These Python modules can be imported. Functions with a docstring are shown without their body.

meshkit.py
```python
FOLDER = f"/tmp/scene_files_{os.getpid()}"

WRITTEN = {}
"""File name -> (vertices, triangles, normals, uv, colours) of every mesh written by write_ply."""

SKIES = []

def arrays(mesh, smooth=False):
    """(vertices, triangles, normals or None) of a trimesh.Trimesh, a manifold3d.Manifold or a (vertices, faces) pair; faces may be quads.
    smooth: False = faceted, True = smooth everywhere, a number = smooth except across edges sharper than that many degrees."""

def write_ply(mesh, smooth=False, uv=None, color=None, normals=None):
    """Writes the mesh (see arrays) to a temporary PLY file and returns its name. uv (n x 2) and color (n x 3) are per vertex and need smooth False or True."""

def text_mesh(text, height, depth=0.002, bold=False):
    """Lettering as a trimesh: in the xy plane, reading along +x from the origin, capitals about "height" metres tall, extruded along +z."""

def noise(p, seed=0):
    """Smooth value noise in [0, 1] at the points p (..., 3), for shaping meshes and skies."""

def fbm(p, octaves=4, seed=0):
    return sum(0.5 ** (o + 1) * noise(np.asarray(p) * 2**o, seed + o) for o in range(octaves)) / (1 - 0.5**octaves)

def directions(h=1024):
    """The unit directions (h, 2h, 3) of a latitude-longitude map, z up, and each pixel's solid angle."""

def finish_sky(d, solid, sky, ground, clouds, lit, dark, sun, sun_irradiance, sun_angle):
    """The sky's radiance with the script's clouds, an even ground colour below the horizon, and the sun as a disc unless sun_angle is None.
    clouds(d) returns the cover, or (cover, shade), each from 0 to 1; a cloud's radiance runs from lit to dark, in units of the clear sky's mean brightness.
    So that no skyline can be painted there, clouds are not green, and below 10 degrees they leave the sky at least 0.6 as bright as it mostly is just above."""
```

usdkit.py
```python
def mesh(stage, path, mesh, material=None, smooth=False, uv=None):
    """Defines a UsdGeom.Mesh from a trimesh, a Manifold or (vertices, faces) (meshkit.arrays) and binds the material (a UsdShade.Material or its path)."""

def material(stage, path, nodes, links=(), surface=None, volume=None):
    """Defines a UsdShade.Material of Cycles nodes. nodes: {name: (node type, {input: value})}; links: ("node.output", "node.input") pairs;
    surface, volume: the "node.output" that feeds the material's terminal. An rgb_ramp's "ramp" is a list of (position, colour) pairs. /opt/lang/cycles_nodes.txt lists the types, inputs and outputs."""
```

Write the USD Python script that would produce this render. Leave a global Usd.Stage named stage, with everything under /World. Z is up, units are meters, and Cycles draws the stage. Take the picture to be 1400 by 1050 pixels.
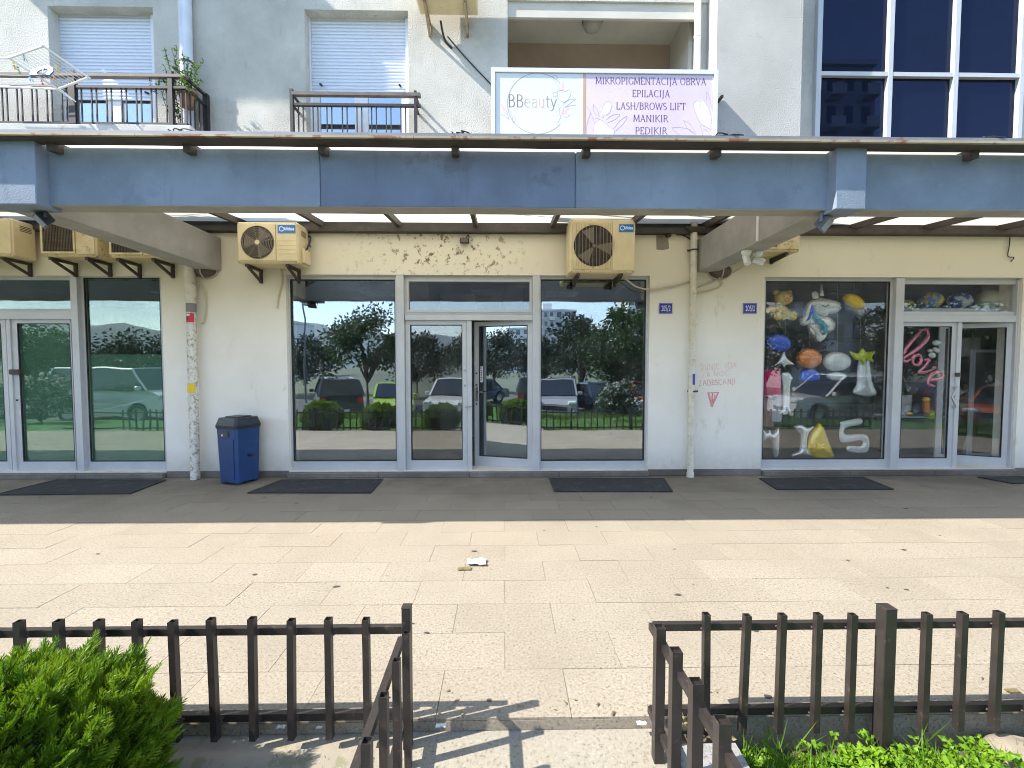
import math, random
import numpy as np
import trimesh
import shapely
from shapely.geometry import Polygon, LineString, Point, box as sbox
from shapely.ops import unary_union
import manifold3d as m3
import usdkit, meshkit
from pxr import Usd, UsdGeom, UsdLux, UsdShade, Gf, Sdf, Vt

stage = Usd.Stage.CreateInMemory()
UsdGeom.SetStageUpAxis(stage, UsdGeom.Tokens.z)
UsdGeom.SetStageMetersPerUnit(stage, 1.0)
UsdGeom.Xform.Define(stage, '/World')
UsdGeom.Scope.Define(stage, '/World/Looks')
random.seed(7)
RNG = np.random.default_rng(7)
PI = math.pi

# ------------------------------------------------------------------ camera, sky, sun, exposure
CAM_H = 1.55
YAW, PITCH = math.atan(10 / 600), math.atan(25 / 600)
cam = UsdGeom.Camera.Define(stage, '/World/camera')
cam.CreateHorizontalApertureAttr(36.0)
cam.CreateVerticalApertureAttr(27.0)
cam.CreateFocalLengthAttr(36.0 * 600 / 1400)
cam.CreateClippingRangeAttr(Gf.Vec2f(0.02, 20000))
cam.CreateExposureAttr(1.66)
cx = UsdGeom.Xformable(cam)
cx.AddTranslateOp().Set(Gf.Vec3d(0, 0, CAM_H))
cx.AddRotateXYZOp().Set(Gf.Vec3f(90 - math.degrees(PITCH), 0, -math.degrees(YAW)))

SUN = np.array([-1.0, -0.277, 1.0]); SUN /= np.linalg.norm(SUN)
SUN_EL, SUN_ROT = math.asin(SUN[2]), math.atan2(SUN[0], SUN[1])
dome = UsdLux.DomeLight.Define(stage, '/World/sky')
usdkit.material(stage, '/World/Looks/sky_look', {
    'tc': ('texture_coordinate', {}),
    'map': ('mapping', {'scale': (1.0, 1.0, 2.6)}),
    'n': ('noise_texture', {'scale': 2.1, 'detail': 7, 'roughness': 0.58, 'distortion': 0.3}),
    'r': ('rgb_ramp', {'ramp': [(0.0, (0, 0, 0)), (0.52, (0, 0, 0)), (0.74, (0.8, 0.8, 0.8)), (1.0, (0.85, 0.85, 0.85))]}),
    'sky': ('sky_texture', {'sky_type': 'single_scattering', 'sun_disc': False, 'sun_elevation': SUN_EL, 'sun_rotation': SUN_ROT, 'air_density': 1.0, 'aerosol_density': 0.3, 'ozone_density': 1.0}),
    'mix': ('mix_color', {'b': (1.0, 1.02, 1.05), 'use_clamp': False}),
    'bg': ('background_shader', {'strength': 0.14}),
}, [('tc.generated', 'map.vector'), ('map.vector', 'n.vector'), ('n.fac', 'r.fac'), ('r.color', 'mix.fac'), ('sky.color', 'mix.a'), ('mix.result', 'bg.color')], surface='bg.background')
UsdShade.MaterialBindingAPI.Apply(dome.GetPrim()).Bind(UsdShade.Material.Get(stage, '/World/Looks/sky_look'))
dome.GetPrim().SetCustomDataByKey('kind', 'structure')
sun = UsdLux.DistantLight.Define(stage, '/World/sun')
sun.CreateIntensityAttr(1.0)
sun.CreateAngleAttr(0.53)
sun.CreateColorAttr(Gf.Vec3f(1.0, 0.94, 0.85))
sun.GetPrim().CreateAttribute('inputs:normalize', Sdf.ValueTypeNames.Bool).Set(True)
q = Gf.Rotation(Gf.Vec3d(0, 0, 1), Gf.Vec3d(*map(float, SUN))).GetQuat()
UsdGeom.Xformable(sun).AddOrientOp(UsdGeom.XformOp.PrecisionDouble).Set(Gf.Quatd(q.GetReal(), q.GetImaginary()))

# ------------------------------------------------------------------ helpers
_used = {}
def _path(parent, name):
    k = (parent, name); n = _used.get(k, 0); _used[k] = n + 1
    return f"{parent}/{name}" + (f"_{n:03d}" if n else '')

def tag(prim, label=None, cat=None, group=None, kind=None):
    prim = prim.GetPrim() if hasattr(prim, 'GetPrim') else prim
    for k, v in (('label', label), ('category', cat), ('group', group), ('kind', kind)):
        if v: prim.SetCustomDataByKey(k, v)
    return prim

def thing(name, label, cat, loc=(0, 0, 0), rz=0, group=None, kind=None, s=1.0):
    x = UsdGeom.Xform.Define(stage, _path('/World', name))
    x.AddTranslateOp().Set(Gf.Vec3d(*map(float, loc)))
    x.AddRotateZOp().Set(float(rz))
    if s != 1.0: x.AddScaleOp().Set(Gf.Vec3f(s, s, s))
    return tag(x.GetPrim(), label, cat, group, kind)

def copy_of(src, label, loc, rz=0, group=None, s=1.0):
    t = thing(src.GetName().split('_0')[0], label, src.GetCustomDataByKey('category'), loc, rz, group or src.GetCustomDataByKey('group'), s=s)
    t.GetReferences().AddInternalReference(src.GetPath()); t.SetInstanceable(True)
    return t

def part(parent, name, mesh, mat, smooth=False, label=None, kind=None):
    if isinstance(mesh, list): mesh = cat(mesh)
    pp = parent.GetPath().pathString if parent is not None else '/World'
    m = usdkit.mesh(stage, _path(pp, name), mesh, MAT[mat], smooth=smooth)
    return tag(m.GetPrim(), label=label, kind=kind)

def single(name, mesh, mat, label, c, group=None, smooth=False, kind=None):
    p = part(None, name, mesh, mat, smooth)
    return tag(p, label, c, group, kind)

def structure(name, mesh, mat, smooth=False):
    return tag(part(None, name, mesh, mat, smooth), kind='structure')

def cat(ms):
    ms = [to_tm(m) for m in ms if m is not None]
    return trimesh.util.concatenate(ms)

def to_tm(m):
    if hasattr(m, 'to_mesh'):
        k = m.to_mesh(); return trimesh.Trimesh(np.array(k.vert_properties[:, :3]), np.array(k.tri_verts), process=False)
    if isinstance(m, tuple):
        v, f = np.asarray(m[0], float), np.asarray(m[1], int)
        if f.shape[1] == 4: f = np.vstack([f[:, [0, 1, 2]], f[:, [0, 2, 3]]])
        return trimesh.Trimesh(v, f, process=False)
    return m

def bx(x0, x1, y0, y1, z0, z1):
    b = trimesh.creation.box((x1 - x0, y1 - y0, z1 - z0)); b.apply_translation(((x0 + x1) / 2, (y0 + y1) / 2, (z0 + z1) / 2)); return b

def cbx(x0, x1, y0, y1, z0, z1, c=0.006):
    """box with chamfered edges: hull of three shrunken boxes"""
    c = min(c, (x1 - x0) / 3, (y1 - y0) / 3, (z1 - z0) / 3)
    pts = []
    for a, b_, d in ((0, c, c), (c, 0, c), (c, c, 0)):
        for X in (x0 + a, x1 - a):
            for Y in (y0 + b_, y1 - b_):
                for Z in (z0 + d, z1 - d): pts.append((X, Y, Z))
    return to_tm(m3.Manifold.hull_points(np.array(pts)))

def hullp(pts): return to_tm(m3.Manifold.hull_points(np.array(pts, float)))

def bar(p, q_, w, h=None, up=(0, 0, 1)):
    """square bar from p to q_"""
    p, q_ = np.array(p, float), np.array(q_, float); h = h or w
    d = q_ - p; L = np.linalg.norm(d); d /= L
    u = np.array(up, float)
    if abs(d @ u) > 0.95: u = np.array([0, 1.0, 0])
    s = np.cross(d, u); s /= np.linalg.norm(s); u = np.cross(s, d)
    v = [p + t * d * L + a * s * w / 2 + b_ * u * h / 2 for t in (0, 1) for a, b_ in ((-1, -1), (1, -1), (1, 1), (-1, 1))]
    f = [(0, 1, 2, 3), (7, 6, 5, 4), (0, 4, 5, 1), (1, 5, 6, 2), (2, 6, 7, 3), (3, 7, 4, 0)]
    t = to_tm((v, f)); t.fix_normals(); return t

def tube(pts, r, n=8, caps=True):
    p = np.asarray(pts, float); N = len(p)
    r = np.broadcast_to(np.asarray(r, float), (N,))
    t = np.gradient(p, axis=0); t /= np.linalg.norm(t, axis=1, keepdims=True) + 1e-12
    ref = np.array([0, 0, 1.0]) if abs(t[0, 2]) < 0.9 else np.array([1.0, 0, 0])
    V = []
    for i in range(N):
        a = ref - (ref @ t[i]) * t[i]; a /= np.linalg.norm(a) + 1e-12; ref = a
        b_ = np.cross(t[i], a); ang = np.arange(n) * 2 * PI / n
        V.append(p[i] + r[i] * (np.cos(ang)[:, None] * a + np.sin(ang)[:, None] * b_))
    V = np.vstack(V); F = []
    for i in range(N - 1):
        for j in range(n):
            k = (j + 1) % n
            F += [(i * n + j, i * n + k, (i + 1) * n + k), (i * n + j, (i + 1) * n + k, (i + 1) * n + j)]
    if caps:
        V = np.vstack([V, p[0], p[-1]]); a, b_ = len(V) - 2, len(V) - 1
        for j in range(n):
            k = (j + 1) % n
            F += [(a, k, j), (b_, (N - 1) * n + j, (N - 1) * n + k)]
    return trimesh.Trimesh(V, np.array(F), process=False)

def smoothline(pts, n=40):
    """Catmull-Rom through points"""
    p = np.asarray(pts, float); P = np.vstack([2 * p[0] - p[1], p, 2 * p[-1] - p[-2]]); out = []
    seg = len(p) - 1; per = max(2, n // seg)
    for i in range(seg):
        a, b_, c, d = P[i:i + 4]
        for t in np.linspace(0, 1, per, endpoint=False):
            out.append(0.5 * (2 * b_ + (c - a) * t + (2 * a - 5 * b_ + 4 * c - d) * t * t + (3 * b_ - a - 3 * c + d) * t ** 3))
    out.append(p[-1]); return np.array(out)

def cyl(p, q_, r, n=20):
    return tube([p, q_], r, n)

def lathe(prof, loc=(0, 0, 0), n=24, axis='z'):
    m = trimesh.creation.revolve(np.array(prof, float), sections=n)
    if axis == 'y': m.apply_transform(trimesh.transformations.rotation_matrix(PI / 2, [1, 0, 0]))
    m.apply_translation(loc); return m

def extr(poly, d):
    gs = getattr(poly, 'geoms', [poly])
    return cat([trimesh.creation.extrude_polygon(g, d, engine='earcut') for g in gs if g.area > 1e-9])

def wallplate(poly, y0, y1):
    """polygon in (x,z) extruded from y0 to y1"""
    m = extr(poly, y1 - y0)
    v = m.vertices.copy(); m.vertices = np.stack([v[:, 0], y1 - v[:, 2], v[:, 1]], 1); return m

def frame_rect(x0, x1, z0, z1, l, r, b, t): return sbox(x0, z0, x1, z1).difference(sbox(x0 + l, z0 + b, x1 - r, z1 - t))

# picture -> place: the ray through a pixel of the 1400 x 1050 photograph, cut at a real distance
_cy, _sy, _cp, _sp = math.cos(YAW), math.sin(YAW), math.cos(PITCH), math.sin(PITCH)
def ray(px, py):
    u, w = (px - 700) / 600, (525 - py) / 600
    f = np.array([_sy * _cp, _cy * _cp, -_sp]); r = np.array([_cy, -_sy, 0]); up = np.array([_sy * _sp, _cy * _sp, _cp])
    return f + u * r + w * up
def U(px, py, Y):
    d = ray(px, py); t = Y / d[1]; return float(d[0] * t), float(CAM_H + d[2] * t)
def UX(px, py, Y): return U(px, py, Y)[0]
def UZ(px, py, Y): return U(px, py, Y)[1]
def G(px, py, z=0.0):
    d = ray(px, py); t = (z - CAM_H) / d[2]; return np.array([d[0] * t, d[1] * t, z])

# ------------------------------------------------------------------ materials
MAT = {}
def mat(name, col, rough=0.6, metal=0.0, var=0.0, scale=6.0, col2=None, bump=0.0, bscale=60.0, spec=0.5, coat=0.0, rnd=0.0, world=True, detail=4, ramp=(0.35, 0.65), spots=None, bdist=0.004, sheen=0.0):
    n = {'p': ('principled_bsdf', {'base_color': col, 'roughness': rough, 'metallic': metal, 'specular_ior_level': spec, 'coat_weight': coat})}
    L = []
    need = var or col2 or bump or spots
    if need:
        n['g'] = ('geometry', {}) if world else ('texture_coordinate', {})
        src = 'g.position' if world else 'g.object'
    out = None
    if var or col2:
        c2 = col2 or tuple(min(1, c * (1 + var)) for c in col); c1 = col if col2 else tuple(c * (1 - var) for c in col)
        n['n'] = ('noise_texture', {'scale': scale, 'detail': detail, 'roughness': 0.6})
        n['r'] = ('rgb_ramp', {'ramp': [(0, c1), (ramp[0], c1), (ramp[1], c2), (1, c2)]})
        L += [(src, 'n.vector'), ('n.fac', 'r.fac')]; out = 'r.color'
    if spots:   # list of (scale, threshold, colour, strength)
        for i, (sc, th, c, st, *zs_) in enumerate(spots):
            if zs_: n[f'sp{i}'] = ('mapping', {'scale': (1.0, 1.0, zs_[0])}); L.append((src, f'sp{i}.vector'))
            n[f'sn{i}'] = ('noise_texture', {'scale': sc, 'detail': 5, 'roughness': 0.65})
            n[f'sr{i}'] = ('rgb_ramp', {'ramp': [(0, (0, 0, 0)), (th, (0, 0, 0)), (min(1, th + 0.07), (st,) * 3), (1, (st,) * 3)]})
            n[f'sm{i}'] = ('mix_color', {'b': c}); 
            if out is None: n[f'sm{i}'][1]['a'] = col
            else: L.append((out, f'sm{i}.a'))
            L += [(f'sp{i}.vector' if zs_ else src, f'sn{i}.vector'), (f'sn{i}.fac', f'sr{i}.fac'), (f'sr{i}.color', f'sm{i}.fac')]; out = f'sm{i}.result'
    if rnd:
        n['oi'] = ('object_info', {}); n['mr'] = ('map_range', {'from_min': 0, 'from_max': 1, 'to_min': 1 - rnd, 'to_max': 1 + rnd})
        n['hs'] = ('hsv', {'color': col}); L += [('oi.random', 'mr.value'), ('mr.result', 'hs.value')]
        if out: L.append((out, 'hs.color'))
        out = 'hs.color'
    if out: L.append((out, 'p.base_color'))
    if bump:
        n['bn'] = ('noise_texture', {'scale': bscale, 'detail': 4, 'roughness': 0.6}); n['b'] = ('bump', {'strength': bump, 'distance': bdist})
        L += [(src, 'bn.vector'), ('bn.fac', 'b.height'), ('b.normal', 'p.normal')]
    MAT[name] = usdkit.material(stage, f'/World/Looks/{name}', n, L, surface='p.BSDF'); return MAT[name]

def glassmat(name, fac, tint, trans, rough=0.0):
    MAT[name] = usdkit.material(stage, f'/World/Looks/{name}', {
        'geo': ('geometry', {}), 'wn': ('noise_texture', {'scale': 1.7, 'detail': 1}), 'wb': ('bump', {'strength': 0.08, 'distance': 0.02}),
        't': ('transparent_bsdf', {'color': trans}), 'g': ('glossy_bsdf', {'color': tint, 'roughness': rough}), 'm': ('mix_closure', {'fac': fac}),
        'dn': ('noise_texture', {'scale': 3.5, 'detail': 8, 'roughness': 0.7}), 'dr': ('map_range', {'from_min': 0.45, 'from_max': 0.8, 'to_min': 0.004, 'to_max': 0.05, 'clamp': True}), 'dd': ('diffuse_bsdf', {'color': (0.5, 0.48, 0.44)}), 'm2': ('mix_closure', {})},
        [('geo.position', 'wn.vector'), ('wn.fac', 'wb.height'), ('wb.normal', 'g.normal'), ('t.BSDF', 'm.closure1'), ('g.BSDF', 'm.closure2'), ('geo.position', 'dn.vector'), ('dn.fac', 'dr.value'), ('dr.result', 'm2.fac'), ('m.closure', 'm2.closure1'), ('dd.BSDF', 'm2.closure2')], surface='m2.closure')

def leafmat(name, c1, c2, scale=3.0, tr=0.35, rough=0.5, world=True):
    MAT[name] = usdkit.material(stage, f'/World/Looks/{name}', {
        'g': ('geometry', {}), 'n': ('noise_texture', {'scale': scale, 'detail': 4}), 'r': ('rgb_ramp', {'ramp': [(0, c1), (0.33, c1), (0.66, c2), (1, c2)]}),
        'hs': ('hsv', {}), 'mr': ('map_range', {'to_min': 0.65, 'to_max': 1.3}),
        'p': ('principled_bsdf', {'roughness': rough, 'specular_ior_level': 0.35}), 't': ('translucent_bsdf', {}), 'm': ('mix_closure', {'fac': tr})},
        [('g.position', 'n.vector'), ('n.fac', 'r.fac'), ('g.random_per_island', 'mr.value'), ('mr.result', 'hs.value'), ('r.color', 'hs.color'), ('hs.color', 'p.base_color'), ('hs.color', 't.color'), ('p.BSDF', 'm.closure1'), ('t.BSDF', 'm.closure2')], surface='m.closure')

# granite paving: fine speckle, canopy shade painted toward the facade, broad dirt
def granite(name, a, b, c, dirt_shade, rnd=0.07):
    MAT[name] = usdkit.material(stage, f'/World/Looks/{name}', {
        'g': ('geometry', {}), 'n1': ('noise_texture', {'scale': 70, 'detail': 4, 'roughness': 0.85}), 'r1': ('rgb_ramp', {'ramp': [(0, c), (0.36, c), (0.45, a), (0.56, a), (0.66, b), (1, b)]}),
        'n2': ('noise_texture', {'scale': 1.3, 'detail': 7, 'roughness': 0.65}), 'r2': ('rgb_ramp', {'ramp': [(0, (0, 0, 0)), (0.45, (0, 0, 0)), (0.75, (0.55, 0.55, 0.55)), (1, (0.6, 0.6, 0.6))]}),
        'n3': ('noise_texture', {'scale': 14, 'detail': 6, 'roughness': 0.7}), 'r3': ('rgb_ramp', {'ramp': [(0, (0, 0, 0)), (0.62, (0, 0, 0)), (0.72, (0.5, 0.5, 0.5)), (1, (0.5, 0.5, 0.5))]}),
        'sx': ('separate_xyz', {}), 'gy': ('map_range', {'range_type': 'smoothstep', 'from_min': 4.2, 'from_max': 5.9, 'to_min': 0.0, 'to_max': 0.85, 'clamp': True}), 'gn': ('noise_texture', {'scale': 0.9, 'detail': 6, 'roughness': 0.65}), 'gr': ('map_range', {'from_min': 0.3, 'from_max': 0.62, 'to_min': 0.15, 'to_max': 1.0, 'clamp': True}), 'gm': ('math', {'math_type': 'multiply'}), 'mg': ('mix_color', {'b': tuple(x * 0.52 for x in dirt_shade)}),  # grime band by the shops, deepened to paint in the canopy shade
        'm2': ('mix_color', {'b': dirt_shade}), 'm3': ('mix_color', {'b': tuple(x * 0.75 for x in dirt_shade)}),
        'oi': ('object_info', {}), 'mr': ('map_range', {'to_min': 1 - rnd, 'to_max': 1 + rnd}), 'hs': ('hsv', {}),
        'bn': ('bump', {'strength': 0.35, 'distance': 0.002}), 'p': ('principled_bsdf', {'roughness': 0.72, 'specular_ior_level': 0.3})},
        [('g.position', 'n1.vector'), ('g.position', 'n2.vector'), ('g.position', 'n3.vector'), ('n1.fac', 'r1.fac'), ('n2.fac', 'r2.fac'), ('n3.fac', 'r3.fac'),
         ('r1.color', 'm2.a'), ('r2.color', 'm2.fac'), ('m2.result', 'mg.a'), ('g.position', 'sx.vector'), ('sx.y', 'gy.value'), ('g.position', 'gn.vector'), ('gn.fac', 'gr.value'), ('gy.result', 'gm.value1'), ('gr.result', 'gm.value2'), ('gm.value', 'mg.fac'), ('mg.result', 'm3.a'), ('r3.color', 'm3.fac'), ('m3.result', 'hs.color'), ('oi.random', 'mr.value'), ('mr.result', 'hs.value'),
         ('hs.color', 'p.base_color'), ('n1.fac', 'bn.height'), ('bn.normal', 'p.normal')], surface='p.BSDF')

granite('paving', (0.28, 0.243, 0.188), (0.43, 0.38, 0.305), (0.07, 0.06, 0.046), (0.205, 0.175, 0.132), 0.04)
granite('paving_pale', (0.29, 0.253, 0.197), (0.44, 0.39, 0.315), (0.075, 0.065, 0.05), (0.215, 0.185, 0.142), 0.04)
granite('plinth_stone', (0.26, 0.24, 0.225), (0.40, 0.37, 0.345), (0.11, 0.10, 0.095), (0.16, 0.14, 0.12))
granite('kerb_stone', (0.27, 0.265, 0.255), (0.40, 0.395, 0.385), (0.08, 0.08, 0.08), (0.22, 0.21, 0.19))
granite('path_stone', (0.28, 0.255, 0.205), (0.38, 0.35, 0.29), (0.12, 0.11, 0.085), (0.2, 0.18, 0.125))
mat('grout', (0.20, 0.175, 0.14), 0.9)
mat('stain', (0.05, 0.045, 0.04), 0.7)
mat('render_upper', (0.53, 0.515, 0.465), 0.92, var=0.16, scale=1.1, detail=7, bump=1.0, bscale=60, bdist=0.012, spots=[(2.3, 0.60, (0.44, 0.43, 0.40), 0.5), (0.7, 0.58, (0.56, 0.545, 0.505), 0.6), (7, 0.60, (0.38, 0.365, 0.325), 0.4, 0.1)])
mat('render_panel', (0.45, 0.44, 0.415), 0.92, var=0.08, scale=1.5, detail=7, bump=1.0, bscale=60, bdist=0.012, spots=[(1.7, 0.60, (0.35, 0.345, 0.33), 0.55)])
MAT['wall_lower'] = usdkit.material(stage, '/World/Looks/wall_lower', {
    'g': ('geometry', {}), 'sep': ('separate_xyz', {}),
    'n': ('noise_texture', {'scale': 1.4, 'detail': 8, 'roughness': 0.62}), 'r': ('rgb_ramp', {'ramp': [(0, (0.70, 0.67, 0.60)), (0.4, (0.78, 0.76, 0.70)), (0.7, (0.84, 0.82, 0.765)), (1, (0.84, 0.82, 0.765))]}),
    'zr': ('map_range', {'from_min': 1.9, 'from_max': 3.0, 'to_min': 0, 'to_max': 0.75, 'clamp': True}), 'mz': ('mix_color', {'b': (0.72, 0.645, 0.47)}),  # yellowed light under the roof sheets painted into the upper wall colour
    # peeled flakes, thick on the band over the middle shop front
    'v': ('noise_texture', {'scale': 10, 'detail': 6, 'roughness': 0.74, 'distortion': 0.25}), 'vr': ('rgb_ramp', {'ramp': [(0, (0, 0, 0)), (0.555, (0, 0, 0)), (0.615, (1, 1, 1)), (1, (1, 1, 1))]}),
    'xa': ('map_range', {'range_type': 'smoothstep', 'from_min': -2.7, 'from_max': -0.9, 'clamp': True}), 'xb': ('map_range', {'range_type': 'smoothstep', 'from_min': 0.7, 'from_max': -0.5, 'clamp': True}),
    'za': ('map_range', {'range_type': 'smoothstep', 'from_min': 2.66, 'from_max': 2.9, 'to_min': 0.0, 'clamp': True}),
    'm1': ('math', {'math_type': 'multiply'}), 'm2': ('math', {'math_type': 'multiply'}), 'm4': ('math', {'math_type': 'multiply'}),
    'mf': ('mix_color', {'b': (0.21, 0.15, 0.085)}),
    'd': ('noise_texture', {'scale': 5.5, 'detail': 7, 'roughness': 0.75}), 'dr': ('rgb_ramp', {'ramp': [(0, (0, 0, 0)), (0.60, (0, 0, 0)), (0.71, (0.5, 0.5, 0.5)), (1, (0.65, 0.65, 0.65))]}), 'dm': ('mapping', {'scale': (1.0, 1.0, 0.35)}), 'md': ('mix_color', {'b': (0.46, 0.43, 0.37)}),
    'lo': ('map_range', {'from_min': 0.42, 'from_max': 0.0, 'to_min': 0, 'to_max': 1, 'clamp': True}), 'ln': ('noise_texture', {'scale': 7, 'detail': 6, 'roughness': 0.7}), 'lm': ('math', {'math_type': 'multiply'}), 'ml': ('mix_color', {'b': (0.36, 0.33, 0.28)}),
    'bn': ('noise_texture', {'scale': 40, 'detail': 5}), 'b': ('bump', {'strength': 0.35, 'distance': 0.003}),
    'p': ('principled_bsdf', {'roughness': 0.8, 'specular_ior_level': 0.3})},
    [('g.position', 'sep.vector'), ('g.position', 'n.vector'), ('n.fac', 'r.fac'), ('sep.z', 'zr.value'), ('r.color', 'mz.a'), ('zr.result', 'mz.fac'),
     ('g.position', 'v.vector'), ('v.fac', 'vr.fac'), ('sep.x', 'xa.value'), ('sep.x', 'xb.value'), ('sep.z', 'za.value'), ('xa.result', 'm1.value1'), ('xb.result', 'm1.value2'), ('m1.value', 'm2.value1'), ('za.result', 'm2.value2'),
     ('m2.value', 'm4.value1'), ('vr.color', 'm4.value2'), ('mz.result', 'mf.a'), ('m4.value', 'mf.fac'),
     ('g.position', 'dm.vector'), ('dm.vector', 'd.vector'), ('d.fac', 'dr.fac'), ('mf.result', 'md.a'), ('dr.color', 'md.fac'),
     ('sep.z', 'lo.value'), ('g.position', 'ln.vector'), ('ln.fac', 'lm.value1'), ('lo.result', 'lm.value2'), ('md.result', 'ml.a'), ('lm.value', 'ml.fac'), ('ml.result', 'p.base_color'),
     ('g.position', 'bn.vector'), ('bn.fac', 'b.height'), ('b.normal', 'p.normal')], surface='p.BSDF')
mat('fascia_blue', (0.20, 0.242, 0.31), 0.85, var=0.16, scale=1.6, detail=8, bump=0.8, bscale=70, bdist=0.006, spots=[(3.5, 0.60, (0.165, 0.20, 0.26), 0.7), (17, 0.62, (0.25, 0.29, 0.36), 0.4), (9, 0.60, (0.13, 0.145, 0.17), 0.25, 0.12)])
mat('fascia_dark', (0.15, 0.185, 0.26), 0.85, var=0.12, scale=2.0, detail=8, bump=0.8, bscale=70, bdist=0.006, spots=[(3.0, 0.58, (0.115, 0.13, 0.175), 0.75), (9, 0.60, (0.10, 0.11, 0.14), 0.28, 0.12)])
mat('concrete', (0.33, 0.315, 0.29), 0.9, var=0.14, scale=2.5, detail=7, bump=0.8, bscale=70, bdist=0.006)
mat('concrete_pale', (0.55, 0.54, 0.51), 0.9, var=0.12, scale=2.5, detail=6, bump=0.5, bscale=60, spots=[(4, 0.6, (0.3, 0.26, 0.2), 0.7)])
mat('loggia_paint', (0.58, 0.55, 0.48), 0.9, var=0.06, scale=2)
mat('loggia_back', (0.46, 0.35, 0.27), 0.9, var=0.08, scale=2)
mat('flashing', (0.22, 0.22, 0.23), 0.5, metal=0.3, var=0.12, scale=3, spots=[(5, 0.63, (0.22, 0.10, 0.04), 0.9)])
mat('flashing_lip', (0.36, 0.29, 0.20), 0.55, var=0.12, scale=3, spots=[(6, 0.53, (0.20, 0.085, 0.035), 0.95)])
mat('steel_dark', (0.055, 0.043, 0.036), 0.65, var=0.25, scale=5, spots=[(9, 0.6, (0.12, 0.055, 0.03), 0.8)])
mat('aluminium', (0.52, 0.535, 0.555), 0.42, metal=0.15, var=0.04, scale=4, spots=[(12, 0.68, (0.35, 0.35, 0.34), 0.5)])
mat('aluminium_white', (0.72, 0.73, 0.75), 0.4)
mat('gasket', (0.02, 0.02, 0.022), 0.6)
mat('shutter_slat', (0.60, 0.645, 0.73), 0.45)
mat('white_plastic', (0.76, 0.76, 0.75), 0.4)
mat('pvc_grey', (0.58, 0.62, 0.68), 0.4, var=0.05)
mat('pipe_cream', (0.62, 0.585, 0.48), 0.5, var=0.10, scale=9, spots=[(14, 0.6, (0.34, 0.27, 0.18), 0.7)])
MAT['pipe_birch'] = None
mat('pipe_peel', (0.66, 0.64, 0.58), 0.7, var=0.06, scale=30, bump=0.6, bscale=45, spots=[(26, 0.52, (0.22, 0.18, 0.13), 0.75), (11, 0.58, (0.42, 0.36, 0.28), 0.8)])
mat('pipe_collar', (0.20, 0.20, 0.19), 0.6)
mat('paper_white', (0.62, 0.62, 0.61), 0.7)
mat('sticker_red', (0.55, 0.03, 0.06), 0.5)
mat('sticker_yellow', (0.72, 0.50, 0.02), 0.5)
mat('sticker_blue', (0.06, 0.05, 0.32), 0.5)
mat('iron_brown', (0.024, 0.019, 0.017), 0.45, var=0.25, scale=9, bump=0.15, bscale=90, spots=[(22, 0.62, (0.085, 0.06, 0.045), 0.8)])
mat('iron_balcony', (0.022, 0.018, 0.017), 0.5, var=0.2, scale=8)
mat('rail_top', (0.13, 0.105, 0.09), 0.5, var=0.2, scale=6)
mat('ac_cream', (0.68, 0.565, 0.345), 0.5, var=0.07, scale=4, spots=[(11, 0.64, (0.40, 0.30, 0.17), 0.6)])
mat('ac_old', (0.62, 0.51, 0.30), 0.55, var=0.12, scale=5, spots=[(13, 0.58, (0.28, 0.19, 0.10), 0.7)])
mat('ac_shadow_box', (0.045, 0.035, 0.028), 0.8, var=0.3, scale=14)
mat('ac_fan', (0.16, 0.13, 0.10), 0.5)
mat('ac_wire', (0.30, 0.26, 0.20), 0.45)
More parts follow.
